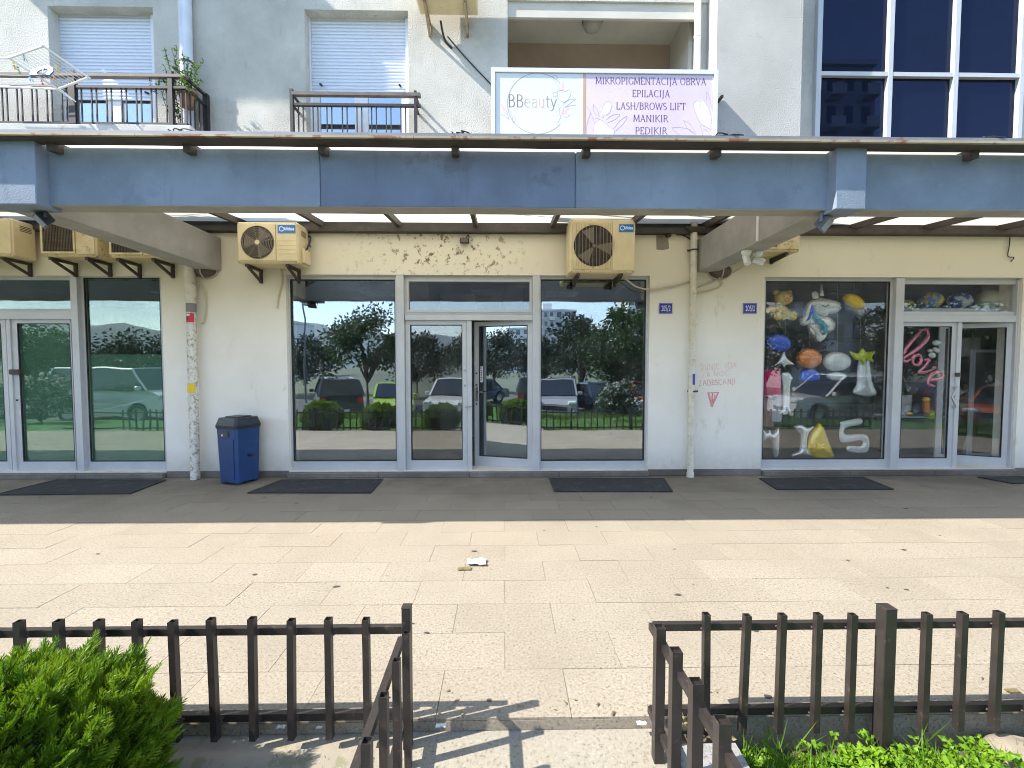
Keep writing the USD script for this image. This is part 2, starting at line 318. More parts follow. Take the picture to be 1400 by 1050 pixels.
mat('ac_fin', (0.10, 0.075, 0.055), 0.6, var=0.3, scale=10)
mat('badge_blue', (0.01, 0.16, 0.48), 0.35)
mat('badge_white', (0.85, 0.86, 0.88), 0.4)
mat('plate_blue', (0.02, 0.022, 0.30), 0.3, coat=0.3)
mat('bin_blue', (0.012, 0.045, 0.145), 0.42, var=0.12, scale=6, world=False, bump=0.1, bscale=30, spots=[(16, 0.66, (0.06, 0.09, 0.15), 0.7)])
mat('bin_lid', (0.022, 0.026, 0.035), 0.4, var=0.2, scale=9)
mat('bin_dent', (0.05, 0.065, 0.055), 0.6)
mat('rubber_mat', (0.026, 0.026, 0.030), 0.85, var=0.25, scale=20, bump=0.6, bscale=260, bdist=0.003, spots=[(5, 0.56, (0.06, 0.057, 0.055), 0.7), (60, 0.64, (0.10, 0.095, 0.085), 0.6)])
mat('floodlight_black', (0.012, 0.013, 0.016), 0.4)
mat('floodlight_grey', (0.10, 0.11, 0.125), 0.4)
mat('lens_grey', (0.16, 0.18, 0.21), 0.2)
mat('lamp_brown', (0.10, 0.065, 0.05), 0.5)
mat('lamp_rim', (0.42, 0.40, 0.36), 0.5)
mat('cable_cream', (0.52, 0.46, 0.34), 0.5)
mat('cable_black', (0.02, 0.02, 0.02), 0.5)
mat('graffiti_red', (0.66, 0.27, 0.29), 0.8, var=0.18, scale=40)
mat('graffiti_faint', (0.72, 0.50, 0.48), 0.8, var=0.1, scale=40)
mat('sign_white', (0.66, 0.70, 0.71), 0.3)
MAT['sign_pink'] = usdkit.material(stage, '/World/Looks/sign_pink', {'g': ('geometry', {}), 'n': ('noise_texture', {'scale': 1.3, 'detail': 2}), 'r': ('rgb_ramp', {'ramp': [(0, (0.60, 0.50, 0.66)), (0.4, (0.62, 0.52, 0.66)), (0.65, (0.68, 0.58, 0.63)), (1, (0.68, 0.58, 0.63))]}), 'p': ('principled_bsdf', {'roughness': 0.3})},
    [('g.position', 'n.vector'), ('n.fac', 'r.fac'), ('r.color', 'p.base_color')], surface='p.BSDF')
mat('sign_frame', (0.66, 0.70, 0.78), 0.35)
mat('sign_bronze', (0.50, 0.33, 0.22), 0.4)
mat('sign_ink', (0.13, 0.055, 0.12), 0.5)
mat('sign_line', (0.34, 0.29, 0.30), 0.5)
mat('sign_rose', (0.80, 0.50, 0.58), 0.5)
mat('sign_petal', (0.72, 0.70, 0.71), 0.4)
MAT['sign_brand'] = usdkit.material(stage, '/World/Looks/sign_brand', {'g': ('geometry', {}), 's': ('separate_xyz', {}), 'mr': ('map_range', {'from_min': 0.02, 'from_max': 0.68, 'clamp': True}),
    'r': ('rgb_ramp', {'ramp': [(0, (0.20, 0.15, 0.14)), (0.3, (0.26, 0.19, 0.17)), (0.42, (0.62, 0.47, 0.36)), (0.66, (0.66, 0.52, 0.40)), (0.8, (0.36, 0.27, 0.24)), (0.95, (0.15, 0.15, 0.16)), (1, (0.15, 0.15, 0.16))]}), 'p': ('principled_bsdf', {'roughness': 0.4})},
    [('g.position', 's.vector'), ('s.x', 'mr.value'), ('mr.result', 'r.fac'), ('r.color', 'p.base_color')], surface='p.BSDF')
# panes
glassmat('pane_mirror', 0.36, (0.86, 0.93, 1.0), (0.74, 0.78, 0.76))
glassmat('pane_door', 0.16, (0.95, 0.98, 1.0), (0.80, 0.83, 0.81))
glassmat('pane_open', 0.36, (0.82, 0.92, 1.0), (0.70, 0.74, 0.72))
glassmat('pane_green', 0.19, (0.90, 1.0, 0.95), (0.66, 0.78, 0.72))
glassmat('pane_clear', 0.07, (0.95, 0.98, 1.0), (0.95, 0.96, 0.955))
glassmat('pane_sky', 0.45, (0.85, 0.95, 1.0), (0.35, 0.4, 0.45))
MAT['pane_navy'] = usdkit.material(stage, '/World/Looks/pane_navy', {'d': ('principled_bsdf', {'base_color': (0.006, 0.009, 0.018), 'roughness': 0.2, 'specular_ior_level': 0}), 'g': ('glossy_bsdf', {'color': (0.05, 0.06, 0.105), 'roughness': 0.012}), 'm': ('mix_closure', {'fac': 0.42})},
    [('d.BSDF', 'm.closure1'), ('g.BSDF', 'm.closure2')], surface='m.closure')
# translucent roof sheets
for nm, c in (('roof_sheet', (0.80, 0.77, 0.68)), ('roof_sheet_dirty_shaded', (0.50, 0.47, 0.40))):
    MAT[nm] = usdkit.material(stage, f'/World/Looks/{nm}', {'g': ('geometry', {}), 'n': ('noise_texture', {'scale': 3, 'detail': 6}), 'r': ('rgb_ramp', {'ramp': [(0, tuple(x * 0.7 for x in c)), (0.4, c), (1, c)]}),
        'd': ('diffuse_bsdf', {}), 't': ('translucent_bsdf', {}), 'm': ('mix_closure', {'fac': 0.72})},
        [('g.position', 'n.vector'), ('n.fac', 'r.fac'), ('r.color', 'd.color'), ('r.color', 't.color'), ('d.BSDF', 'm.closure1'), ('t.BSDF', 'm.closure2')], surface='m.closure')
# interiors
mat('room_wall', (0.40, 0.40, 0.41), 0.9, var=0.05)
mat('room_dark', (0.10, 0.095, 0.09), 0.9)
mat('room_floor', (0.26, 0.24, 0.22), 0.4)
mat('room_ceiling', (0.22, 0.215, 0.195), 0.9)
mat('diffuser', (0.80, 0.92, 0.86), 0.4)
mat('white_screen', (0.60, 0.68, 0.63), 0.8, var=0.06)
mat('shelf_white', (0.60, 0.66, 0.74), 0.5)
def foil(name, col, rough=0.14, metal=0.85): mat(name, col, rough, metal=min(metal + 0.2, 0.75), bump=0.7, bscale=22, bdist=0.012, coat=1.0)
MAT['frost_film'] = usdkit.material(stage, '/World/Looks/frost_film', {'t': ('transparent_bsdf', {'color': (0.9, 0.97, 0.93)}), 'd': ('diffuse_bsdf', {'color': (0.62, 0.74, 0.68)}), 'm': ('mix_closure', {'fac': 0.62})}, [('t.BSDF', 'm.closure1'), ('d.BSDF', 'm.closure2')], surface='m.closure')
foil('foil_silver', (0.82, 0.84, 0.84), 0.16, 0.6); foil('foil_pearl', (0.74, 0.77, 0.77), 0.3, 0.15); foil('foil_gold', (0.80, 0.56, 0.03), 0.2, 0.45); foil('foil_yellow', (0.95, 0.66, 0.0), 0.25, -0.2)
foil('foil_olive', (0.66, 0.52, 0.12), 0.3, 0.05); foil('foil_pink', (0.92, 0.28, 0.42), 0.16, 0.45); foil('foil_magenta', (0.85, 0.02, 0.24), 0.25, 0.15); foil('foil_blue', (0.03, 0.12, 0.70), 0.18, 0.15); foil('foil_sky', (0.08, 0.45, 0.68), 0.2, 0.15)
foil('foil_orange', (0.78, 0.26, 0.05), 0.2, 0.15); foil('foil_lime', (0.60, 0.70, 0.05), 0.25, 0.15); foil('foil_red', (0.6, 0.04, 0.05), 0.2, 0.5)
glassmat('film_clear', 0.22, (1, 1, 1), (0.92, 0.93, 0.9), 0.05)
mat('fabric_white', (0.66, 0.64, 0.68), 0.9); mat('fabric_pink', (0.50, 0.22, 0.25), 0.9); mat('ink_black', (0.015, 0.015, 0.015), 0.5)
mat('ball_print', (0.55, 0.58, 0.60), 0.2, col2=(0.05, 0.10, 0.35), scale=9, ramp=(0.47, 0.53)); mat('ball_yellow', (0.70, 0.48, 0.03), 0.2, col2=(0.10, 0.25, 0.55), scale=9, ramp=(0.45, 0.55)); mat('ball_pearl', (0.62, 0.62, 0.50), 0.2); mat('ball_flower', (0.62, 0.35, 0.03), 0.4, col2=(0.06, 0.25, 0.03), scale=25, ramp=(0.45, 0.55))
# outdoors
leafmat('thuja_leaf', (0.13, 0.28, 0.010), (0.32, 0.48, 0.022), 7.0, 0.32)
mat('thuja_core', (0.012, 0.022, 0.006), 0.95, var=0.3, scale=12)
leafmat('grass_leaf', (0.09, 0.23, 0.012), (0.22, 0.40, 0.03), 5.0, 0.4)
leafmat('clover_leaf', (0.16, 0.36, 0.014), (0.32, 0.55, 0.03), 8.0, 0.4)
leafmat('dry_leaf', (0.30, 0.24, 0.10), (0.42, 0.36, 0.18), 8.0, 0.3)
leafmat('tree_leaf', (0.016, 0.05, 0.010), (0.06, 0.13, 0.022), 0.7, 0.3)
leafmat('tree_leaf_dark', (0.010, 0.030, 0.010), (0.03, 0.07, 0.018), 0.7, 0.2)
leafmat('oleander_leaf', (0.02, 0.06, 0.016), (0.06, 0.13, 0.04), 2.0, 0.3)
leafmat('petal_white', (0.7, 0.68, 0.62), (0.8, 0.78, 0.74), 2.0, 0.3)
mat('bark', (0.09, 0.065, 0.045), 0.9, var=0.3, scale=9, bump=0.5, bscale=30)
mat('soil', (0.10, 0.075, 0.05), 0.95, var=0.35, scale=7, bump=0.8, bscale=40, bdist=0.01)
mat('sandy', (0.27, 0.24, 0.185), 0.95, var=0.12, scale=3, bump=0.5, bscale=60, spots=[(9, 0.58, (0.14, 0.15, 0.06), 0.6), (45, 0.6, (0.2, 0.17, 0.12), 0.7)])
mat('lawn', (0.045, 0.13, 0.014), 0.95, var=0.35, scale=3, bump=0.8, bscale=60, bdist=0.02)
mat('asphalt', (0.06, 0.06, 0.062), 0.9, var=0.2, scale=1.2, bump=0.4, bscale=120)
mat('far_ground', (0.09, 0.105, 0.06), 0.95, var=0.35, scale=0.02)
mat('hill_forest', (0.055, 0.085, 0.07), 0.95, var=0.35, scale=0.008)
mat('rock', (0.27, 0.23, 0.17), 0.9, var=0.2, scale=9, bump=0.8, bscale=30, bdist=0.01)
mat('block_render', (0.46, 0.46, 0.46), 0.9, var=0.06, scale=0.5); mat('block_white', (0.66, 0.66, 0.66), 0.8); mat('block_glass', (0.05, 0.06, 0.08), 0.1, spec=1.0)
for nm, c in (('car_dark', (0.022, 0.024, 0.028)), ('car_lime', (0.36, 0.50, 0.06)), ('car_white', (0.72, 0.72, 0.72)), ('car_silver', (0.30, 0.31, 0.33)), ('car_orange', (0.42, 0.10, 0.03)), ('car_navy', (0.02, 0.03, 0.07)), ('car_maroon', (0.14, 0.02, 0.025))):
    mat(nm, c, 0.3, metal=0.1, coat=0.8)
mat('car_glass', (0.012, 0.015, 0.018), 0.05, spec=0.9); mat('tyre', (0.02, 0.02, 0.02), 0.85); mat('rim', (0.45, 0.45, 0.46), 0.35, metal=0.7); mat('headlamp', (0.75, 0.77, 0.8), 0.1); mat('tail_red', (0.4, 0.01, 0.01), 0.2)
mat('terracotta', (0.24, 0.12, 0.07), 0.8, var=0.15)
for nm, c in (('peg_teal', (0.01, 0.28, 0.26)), ('peg_green', (0.02, 0.36, 0.06)), ('peg_blue', (0.04, 0.38, 0.72)), ('peg_yellow', (0.78, 0.55, 0.02)), ('peg_orange', (0.75, 0.28, 0.02)), ('peg_red', (0.7, 0.05, 0.05)), ('dish_blue', (0.08, 0.14, 0.32))): mat(nm, c, 0.4)
mat('rack_white', (0.80, 0.80, 0.82), 0.4)
mat('chrome', (0.6, 0.6, 0.6), 0.2, metal=0.9)
mat('mirror', (0.85, 0.88, 0.88), 0.02, metal=1.0)
# ------------------------------------------------------------------ ground, pavement, path, lawn
YE = 1.87            # street edge of the pavement
structure('ground', to_tm(([(-7000, -7000, -0.80), (7000, -7000, -0.80), (7000, 7000, -0.80), (-7000, 7000, -0.80)], [(0, 1, 2, 3)])), 'far_ground')
structure('parking_asphalt', bx(-60, 60, -16, -5.6, -0.79, -0.66), 'asphalt')
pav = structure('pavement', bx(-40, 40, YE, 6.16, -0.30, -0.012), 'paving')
part(pav, 'mortar_bed', bx(-9.9, 9.9, YE + 0.01, 6.12, -0.0119, -0.0075), 'grout')
rows = [YE + 0.31 * k for k in range(15)]
ntile = 0; beyond = []
for k in range(14):
    y0, y1 = rows[k], min(rows[k + 1], 6.125)
    if y1 - y0 < 0.05: continue
    half = 1.19 * (y0 + y1) / 2 + 0.35
    off = 0.0 if k % 2 else -0.305
    for i in range(-17, 17):
        xa = off + 0.6 * i; xb = xa + 0.6
        seen = not (xb < -half or xa > half or ntile >= 298); ntile += seen
        dz = RNG.uniform(-0.0012, 0.0008); g = RNG.uniform(0.0009, 0.0016)
        t = bx(xa + g, xb - g, y0 + g, y1 - g, -0.010, dz)
        v = t.vertices.copy(); v[v[:, 2] > -0.005, 2] += RNG.normal(0, 0.0005, (v[:, 2] > -0.005).sum()); t.vertices = v
        if not seen: beyond.append(t); continue
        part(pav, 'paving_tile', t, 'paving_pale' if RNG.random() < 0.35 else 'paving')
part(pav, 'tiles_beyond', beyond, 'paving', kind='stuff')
for sx in (-1, 1):
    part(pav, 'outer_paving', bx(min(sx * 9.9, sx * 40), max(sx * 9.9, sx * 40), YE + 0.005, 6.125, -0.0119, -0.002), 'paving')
# gum spots, specks: a stain of their own shape
sp = []
for _ in range(30):
    d = RNG.uniform(1.95, 5.9); x = RNG.uniform(-1.15, 1.15) * d; r = RNG.uniform(0.006, 0.016) * (1.5 if RNG.random() < 0.12 else 1)
    a = np.linspace(0, 2 * PI, 11)[:-1]; rr = r * RNG.uniform(0.7, 1.25, 10)
    sp.append(extr(Polygon(np.stack([x + 1.5 * rr * np.cos(a), d + rr * np.sin(a)], 1)), 0.0012).apply_translation((0, 0, 0.0012)))
part(pav, 'gum_spots', sp, 'stain', kind='stuff')
lb = []
for _ in range(120):
    near = RNG.random() < .5
    y = YE + .012 + RNG.exponential(.05) if near else (5.98 - RNG.exponential(.08) if RNG.random() < .6 else RNG.uniform(2, 5.8)); x = RNG.uniform(-1.15, 1.15) * max(y, 2.2); a = np.linspace(0, 2 * PI, 7)[:-1]; r = RNG.uniform(.003, .010) * (1.0 if near else .8); ph = RNG.uniform(0, PI)
    rr = r * RNG.uniform(.5, 1.3, 6); X, Y_ = 1.8 * rr * np.cos(a), .7 * rr * np.sin(a); v = np.stack([x + X * math.cos(ph) - Y_ * math.sin(ph), y + X * math.sin(ph) + Y_ * math.cos(ph), .003 + RNG.uniform(0, .006, 6)], 1); lb.append(to_tm((np.vstack([v, v.mean(0) + (0, 0, .002)]), [(i, (i + 1) % 6, 6) for i in range(6)])))
part(pav, 'leaf_litter', lb, 'dry_leaf', kind='stuff')

structure('garden_soil', bx(-40, -1.506, 1.30, YE - 0.004, -0.5, -0.16), 'soil')
structure('garden_soil', bx(0.98, 40, 1.45, YE - 0.004, -0.5, -0.16), 'soil')
def slope(x0, x1, y0, z0, y1, z1, depth=0.4):
    return hullp([(x0, y0, z0), (x1, y0, z0), (x0, y1, z1), (x1, y1, z1), (x0, y0, z0 - depth), (x1, y0, z0 - depth), (x0, y1, z1 - depth), (x1, y1, z1 - depth)])
structure('lawn', slope(-60, -1.505, 1.55, -0.14, -5.6, -0.60), 'lawn')
structure('lawn', slope(0.96, 60, 1.55, -0.14, -5.6, -0.60), 'lawn')
structure('path', slope(-0.46, 0.69, YE - 0.003, -0.055, -5.6, -0.62), 'path_stone')
structure('gravel_strip', slope(-1.5, -0.464, YE - 0.003, -0.06, -5.6, -0.61), 'sandy')
k = structure('path_kerb', [slope(0.694, 0.955, 1.74 - 0.96 * j, -0.012 - 0.05 * j, 1.74 - 0.96 * j - 0.95, -0.06 - 0.05 * j) for j in range(7)], 'kerb_stone')
structure('path_edge_filling', bx(0.694, 0.975, 1.745, YE - 0.004, -0.3, -0.07), 'soil')

# ------------------------------------------------------------------ the apartment building
W0 = 6.12; TOP = 24.0
bld = thing('apartment_building', 'grey rendered apartment block with cream ground floor shop fronts behind the paving', 'building', (0, 0, 0))
def rect_px(l, t, r, b, Y=W0): return sbox(UX(l, (t + b) / 2, Y), UZ((l + r) / 2, b, Y), UX(r, (t + b) / 2, Y), UZ((l + r) / 2, t, Y))
O_L = sbox(-10.6, UZ(200, 644, W0), UX(224, 510, W0), UZ(160, 377, W0))
O_M = rect_px(393, 376, 887, 643.5); O_R = rect_px(1043, 379, 1393, 641)
lower = sbox(-16, -0.3, 16, 3.52).difference(unary_union([O_L, O_M, O_R]))
part(bld, 'wall', wallplate(lower, W0, W0 + 0.30), 'wall_lower')
xl0 = UX(694, 60, W0); xl1 = UX(958, 60, W0)
xp0, xp1 = UX(980, 60, 5.85), UX(1097, 60, 5.85)
O_A = sbox(UX(67, 60, W0), 4.62, UX(210.5, 60, W0), UZ(140, 9, W0)); O_B = sbox(UX(417, 60, W0), 4.32, UX(558, 60, W0), UZ(490, 14, W0))
zb = UZ(825, 22.5, W0)
upper = sbox(-16, 3.521, xl0, TOP).difference(unary_union([O_A, O_B]))
part(bld, 'wall', wallplate(upper, W0 - 0.003, W0 + 0.30), 'render_upper')
part(bld, 'wall', bx(xl0 + 0.002, xp0 - 0.002, W0, W0 + 0.30, zb + 0.20, TOP), 'render_upper')
part(bld, 'loggia_beam', bx(xl0 + 0.002, xl1, W0 + 0.03, W0 + 0.07, zb, zb + 0.199), 'loggia_paint')
part(bld, 'wall', bx(xp0, xp1, 5.85, W0 + 0.32, 3.52, TOP), 'render_panel', label='pale render panel standing proud beside the dark glazing')
part(bld, 'wall', bx(xl1 + 0.001, xp0 - 0.001, W0 + 0.02, 7.2, 3.52, TOP), 'render_panel')
LB = 7.12; ZC = UZ(800, 60, LB)
part(bld, 'loggia_back_wall', bx(xl0 - 0.2, xl1 + 0.2, LB, LB + 0.1, 3.6, ZC + 0.3), 'loggia_back')
part(bld, 'loggia_side_wall', bx(xl0 - 0.12, xl0 - 0.002, W0 + 0.301, LB, 3.6, ZC + 0.2), 'loggia_paint'); part(bld, 'loggia_side_wall', bx(xl1 - 0.05, xl1 - 0.001, W0 + 0.281, LB, 3.6, ZC + 0.2), 'loggia_paint')
part(bld, 'loggia_ceiling', bx(xl0 - 0.1, xl1 + 0.1, W0 + 0.281, LB, ZC, ZC + 0.15), 'loggia_paint')
part(bld, 'loggia_floor', bx(xl0, xl1, W0 + 0.02, LB, 3.9, 4.3), 'concrete')
# upper right: recessed strip, wall and dark glazing
yr = 6.24
xg0, xg1 = UX(1114.5, 90, yr), UX(1392, 90, yr)
part(bld, 'wall', [bx(xp1 + 0.001, xg0 - 0.02, yr, 6.5, 3.52, TOP), bx(xg1 + 0.03, 16, yr - 0.02, 6.5, 3.52, TOP), bx(xg0 - 0.019, xg1 + 0.029, yr, 6.5, 8.9, TOP), bx(xg0 - 0.019, xg1 + 0.029, yr, 6.5, 3.52, 4.2)], 'render_upper')
gz0, gz1 = 4.2, 8.9
cw = part(bld, 'glazed_bay', [bx(a, b, yr - 0.06, yr + 0.05, gz0, gz1) for a, b in ((xg0 - 0.018, xg0 + 0.05), (UX(1210, 95, yr), UX(1216, 95, yr)), (UX(1299, 95, yr), UX(1305, 95, yr)), (xg1 - 0.03, xg1 + 0.028))], 'aluminium')
zt = UZ(1250, 105, yr)
xs = [xg0 + 0.05, UX(1210, 95, yr), UX(1216, 95, yr), UX(1299, 95, yr), UX(1305, 95, yr), xg1 - 0.03]
for a, b in zip(xs[0::2], xs[1::2]):
    for z in (zt, 7.6): part(cw, 'transom_bar', bx(a + 0.001, b - 0.001, yr - 0.055, yr + 0.05, z - 0.028, z + 0.028), 'aluminium')
for a, b in zip(xs[0::2], xs[1::2]):
    for z0, z1 in ((gz0, zt - 0.028), (zt + 0.028, 7.572), (7.628, gz1)):
        tilt = RNG.normal(0, 0.0018, 2)
        g = bx(a + 0.001, b - 0.001, yr + 0.0, yr + 0.012, z0, z1); v = g.vertices.copy(); v[:, 1] += (v[:, 0] - a) * tilt[0] + (v[:, 2] - z0) * tilt[1]; g.vertices = v
        part(cw, 'pane', g, 'pane_navy')
part(bld, 'wall', [bx(-16, -15.7, W0 + 0.31, 19, -0.3, TOP), bx(15.7, 16, 6.51, 19, -0.3, TOP), bx(-16, 16, 19, 19.3, -0.3, TOP)], 'render_upper')
part(bld, 'roof', bx(-16.2, 16.2, 5.9, 19.4, TOP + 0.002, TOP + 0.4), 'concrete')
part(bld, 'floor_slab', bx(-15.6, 15.6, 6.43, 18.9, 3.5, 3.85), 'concrete')
part(bld, 'upper_room', [bx(-15.5, xl0 - 0.13, 7.0, 7.05, 3.86, 9), bx(3.0, 15.5, 6.9, 6.95, 3.86, 9.2), bx(-15.5, -0.2, 6.43, 7.0, 7.0, 7.05)], 'room_dark')
# balcony slabs: the one in view and an unseen one added above to shade the wall
part(bld, 'balcony_slab', cbx(-9.5, UX(287, 150, 6.0), 5.62, W0 - 0.004, 4.42, UZ(150, 173, 5.68), 0.01), 'concrete_pale')
part(bld, 'balcony_slab', [bx(-8.6, -5.75, 5.12, W0 - 0.004, 8.70, 8.9), bx(-8.6, -5.75, 5.12, 5.22, 8.9, 9.8), bx(-5.85, -5.75, 5.22, W0 - 0.004, 8.9, 9.8)], 'concrete_pale')
part(bld, 'window_sill', bx(O_B.bounds[0] - 0.05, O_B.bounds[2] + 0.05, W0 - 0.06, W0 + 0.2, 4.25, 4.319), 'concrete_pale')

# plinth between the shops, thresholds in front of them
xs_ = [(-16, -10.6, 0), (-10.6, O_L.bounds[2], 1), (O_L.bounds[2], O_M.bounds[0], 0), (O_M.bounds[0], O_M.bounds[2], 1), (O_M.bounds[2], O_R.bounds[0], 0), (O_R.bounds[0], O_R.bounds[2], 1), (O_R.bounds[2], 16, 0)]
for a, b, th in xs_:
    if th:
        n = max(1, round((b - a) / 1.25)); w = (b - a) / n
        for i in range(n): part(bld, 'threshold_stone', cbx(a + i * w + 0.003, a + (i + 1) * w - 0.003, W0 - 0.085, W0 + 0.298, 0.0025, 0.068, 0.006), 'plinth_stone')
    else: part(bld, 'plinth', cbx(a + 0.004, b - 0.004, W0 - 0.022, W0 - 0.002, 0.003, 0.088, 0.005), 'plinth_stone')

# ------------------------------------------------------------------ shop fronts
YM, YF, YG = 6.125, 6.185, 6.215     # faces of the posts, of the frames, of the glass
def pane(parent, x0, x1, z0, z1, m, y=YG):
    return part(parent, 'pane', bx(x0, x1, y, y + 0.006, z0, z1), m)
def frame(parent, name, poly, y0=YF, y1=None, m='aluminium', label=None):
    return part(parent, name, wallplate(poly, y0, y1 or y0 + 0.055), m, label=label)
def px_rect(l, t, r, b, Y=YF): return rect_px(l, t, r, b, Y)
def fixed_window(l, t, r, b, gl, gt, gr, gb, glass):
    o, g_ = px_rect(l, t, r, b), px_rect(gl, gt, gr, gb)
    w = frame(bld, 'shop_window', o.difference(g_)); a = g_.bounds
    pane(w, a[0] - 0.01, a[2] + 0.01, a[1] - 0.01, a[3] + 0.01, glass)
    part(w, 'gasket', wallplate(g_.difference(g_.buffer(-0.009, join_style=2)), YF - 0.002, YF + 0.02), 'gasket')
    return w
def post(l, r, t, b, Y=YM):
    x0, x1 = UX(l, 510, Y), UX(r, 510, Y)
    return part(bld, 'frame_post', cbx(x0, x1, Y, Y + 0.13, UZ(l, b, Y), UZ(l, t, Y), 0.004), 'aluminium')
def leaf_mesh(o, g_): return wallplate(o.difference(g_), 0, 0.05)
def lock_bits(parent, x, zs, y):
    part(parent, 'handle', [bar((x, y - 0.004, zs), (x, y - 0.05, zs), 0.016), bar((x, y - 0.045, zs), (x + 0.11, y - 0.045, zs), 0.016), bx(x - 0.018, x + 0.018, y - 0.006, y + 0.001, zs - 0.14, zs + 0.07)], 'chrome')
    part(parent, 'lock', [lathe([(0, 0), (0.014, 0), (0.014, 0.012), (0, 0.012)], (x, y + 0.001, z), 14, 'y') for z in (zs + 0.16, zs - 0.24)], 'gasket')
def door_leaf(l, t, r, b, gl, gt, gr, gb, glass, swing=0.0, hinge='r', label=None, handle=None):
    """a leaf given as it hangs closed, then swung inwards about its hinge"""
    o, g_ = px_rect(l, t, r, b), px_rect(gl, gt, gr, gb); a = g_.bounds
    hx = o.bounds[2] if hinge == 'r' else o.bounds[0]
    ms = {'leaf': leaf_mesh(o, g_), 'pane': bx(a[0] - 0.01, a[2] + 0.01, 0.025, 0.031, a[1] - 0.01, a[3] + 0.01), 'gasket': wallplate(g_.difference(g_.buffer(-0.009, join_style=2)), -0.002, 0.02)}
    T = np.eye(4); T[:3, 3] = (-hx, 0, 0)
    R_ = trimesh.transformations.rotation_matrix(math.radians(swing), [0, 0, 1]); B = np.eye(4); B[:3, 3] = (hx, YF, 0)
    M = B @ R_ @ T
    for m in ms.values(): m.apply_transform(M)
    d = part(bld, 'door', ms['leaf'], 'aluminium', label=label); part(d, 'pane', ms['pane'], glass); part(d, 'gasket', ms['gasket'], 'gasket')
    return d, M, o.bounds
ztr = UZ(640, 430, YF)
# middle shop
fixed_window(393, 376, 543, 645, 399, 382, 541, 630.5, 'pane_mirror')
fixed_window(737.5, 376, 887, 644.5, 739.5, 382, 882, 630, 'pane_mirror')
post(542.4, 553, 376, 646.5); post(728, 738, 376, 645.5)
tw = frame(bld, 'transom_window', px_rect(553, 376, 729, 430).difference(px_rect(559, 385, 724, 424))); a = px_rect(559, 385, 724, 424).bounds
pane(tw, a[0] - .01, a[2] + .01, a[1] - .01, a[3] + .01, 'pane_door')
part(tw, 'inner_bead', wallplate(px_rect(556, 382.5, 727, 427).difference(px_rect(559, 385, 724, 424)), YF - 0.012, YF - 0.001), 'aluminium')
part(bld, 'transom_rail', cbx(UX(553, 433, YM), UX(728, 433, YM), YM + 0.02, YM + 0.12, UZ(640, 437.5, YM), UZ(640, 430, YM), 0.003), 'aluminium')
d1, M1, b1 = door_leaf(555, 438, 638.5, 643, 561.5, 444, 632.3, 629, 'pane_door', label='closed left leaf of the middle shop door')
part(bld, 'door_meeting_stile', cbx(UX(638.7, 540, YF - .02), UX(645, 540, YF - .02), YF - 0.02, YF + 0.05, UZ(640, 643, YF), UZ(640, 438, YF), 0.003), 'aluminium')
d2, M2, b2 = door_leaf(643, 438, 728, 643, 650, 444, 721, 628, 'pane_open', swing=-17.5, label='right leaf of the middle shop door standing ajar')
def on_leaf(d, M, mesh, name, m):
    mesh = cat(mesh) if isinstance(mesh, list) else mesh
    mesh.apply_transform(M @ np.array([[1, 0, 0, 0], [0, 1, 0, -YF * 0], [0, 0, 1, 0], [0, 0, 0, 1.0]])); return part(d, name, mesh, m)
hx_ = b2[0] + 0.035; hz = UZ(655, 537, YF)
on_leaf(d2, M2, [bar((hx_, -0.004, hz), (hx_, -0.05, hz), 0.016), bar((hx_, -0.045, hz), (hx_ + 0.12, -0.045, hz), 0.016), bx(hx_ - 0.018, hx_ + 0.018, -0.006, 0.0, hz - 0.14, hz + 0.07)], 'handle', 'chrome')
on_leaf(d2, M2, [lathe([(0, 0), (0.012, 0), (0.012, 0.012), (0, 0.012)], (hx_, 0.0, z), 12, 'y') for z in (hz + 0.10, hz - 0.18, hz + 0.27)], 'lock', 'gasket')
nx = b2[0] + 0.075
nt = [bx(nx, nx + 0.052, 0.0195, 0.0205, hz + 0.14, hz + 0.37)]
on_leaf(d2, M2, nt, 'paper_notice', 'paper_white')
on_leaf(d2, M2, [bx(nx + 0.014 + RNG.uniform(-.004, .004), nx + 0.038 + RNG.uniform(-.006, .006), 0.018, 0.0193, hz + 0.17 + 0.034 * j, hz + 0.18 + 0.034 * j + RNG.uniform(0, 0.008)) for j in range(6)], 'notice_print', 'ink_black')
part(d1, 'lock', [lathe([(0, 0), (0.014, 0), (0.014, 0.012), (0, 0.012)], (UX(635.5, 500, YF), YF, UZ(635, y, YF)), 12, 'y') for y in (506, 527)] + [bar((UX(636, 556, YF), YF - 0.03, UZ(636, 556.5, YF)), (UX(645, 555, YF), YF - 0.03, UZ(645, 555, YF)), 0.012)], 'chrome')
# left shop
fixed_window(109, 378, 224, 646, 119, 380, 222, 631, 'pane_green')
post(100, 109.5, 377, 648)
fl = sbox(-7.75, UZ(50, 430, YF), UX(101, 410, YF), UZ(50, 378, YF)); gg = sbox(-7.68, UZ(50, 422, YF), UX(97.5, 410, YF), UZ(50, 382.5, YF))
tw = frame(bld, 'transom_window', fl.difference(gg)); a = gg.bounds; pane(tw, a[0] - .01, a[2] + .01, a[1] - .01, a[3] + .01, 'pane_green')
part(bld, 'transom_rail', cbx(-7.75, UX(100, 430, YM), YM + 0.02, YM + 0.12, UZ(50, 436, YM), UZ(50, 425, YM), 0.003), 'aluminium')
d3, M3, b3 = door_leaf(18, 436.5, 100.5, 646, 27.5, 442, 99, 631, 'pane_green', label='right leaf of the left shop door, shut and padlocked')
d4, M4, b4 = door_leaf(-66, 436.5, 12, 646, -58, 442, 5.5, 631, 'pane_green', label='left leaf of the left shop door, cut by the picture edge')
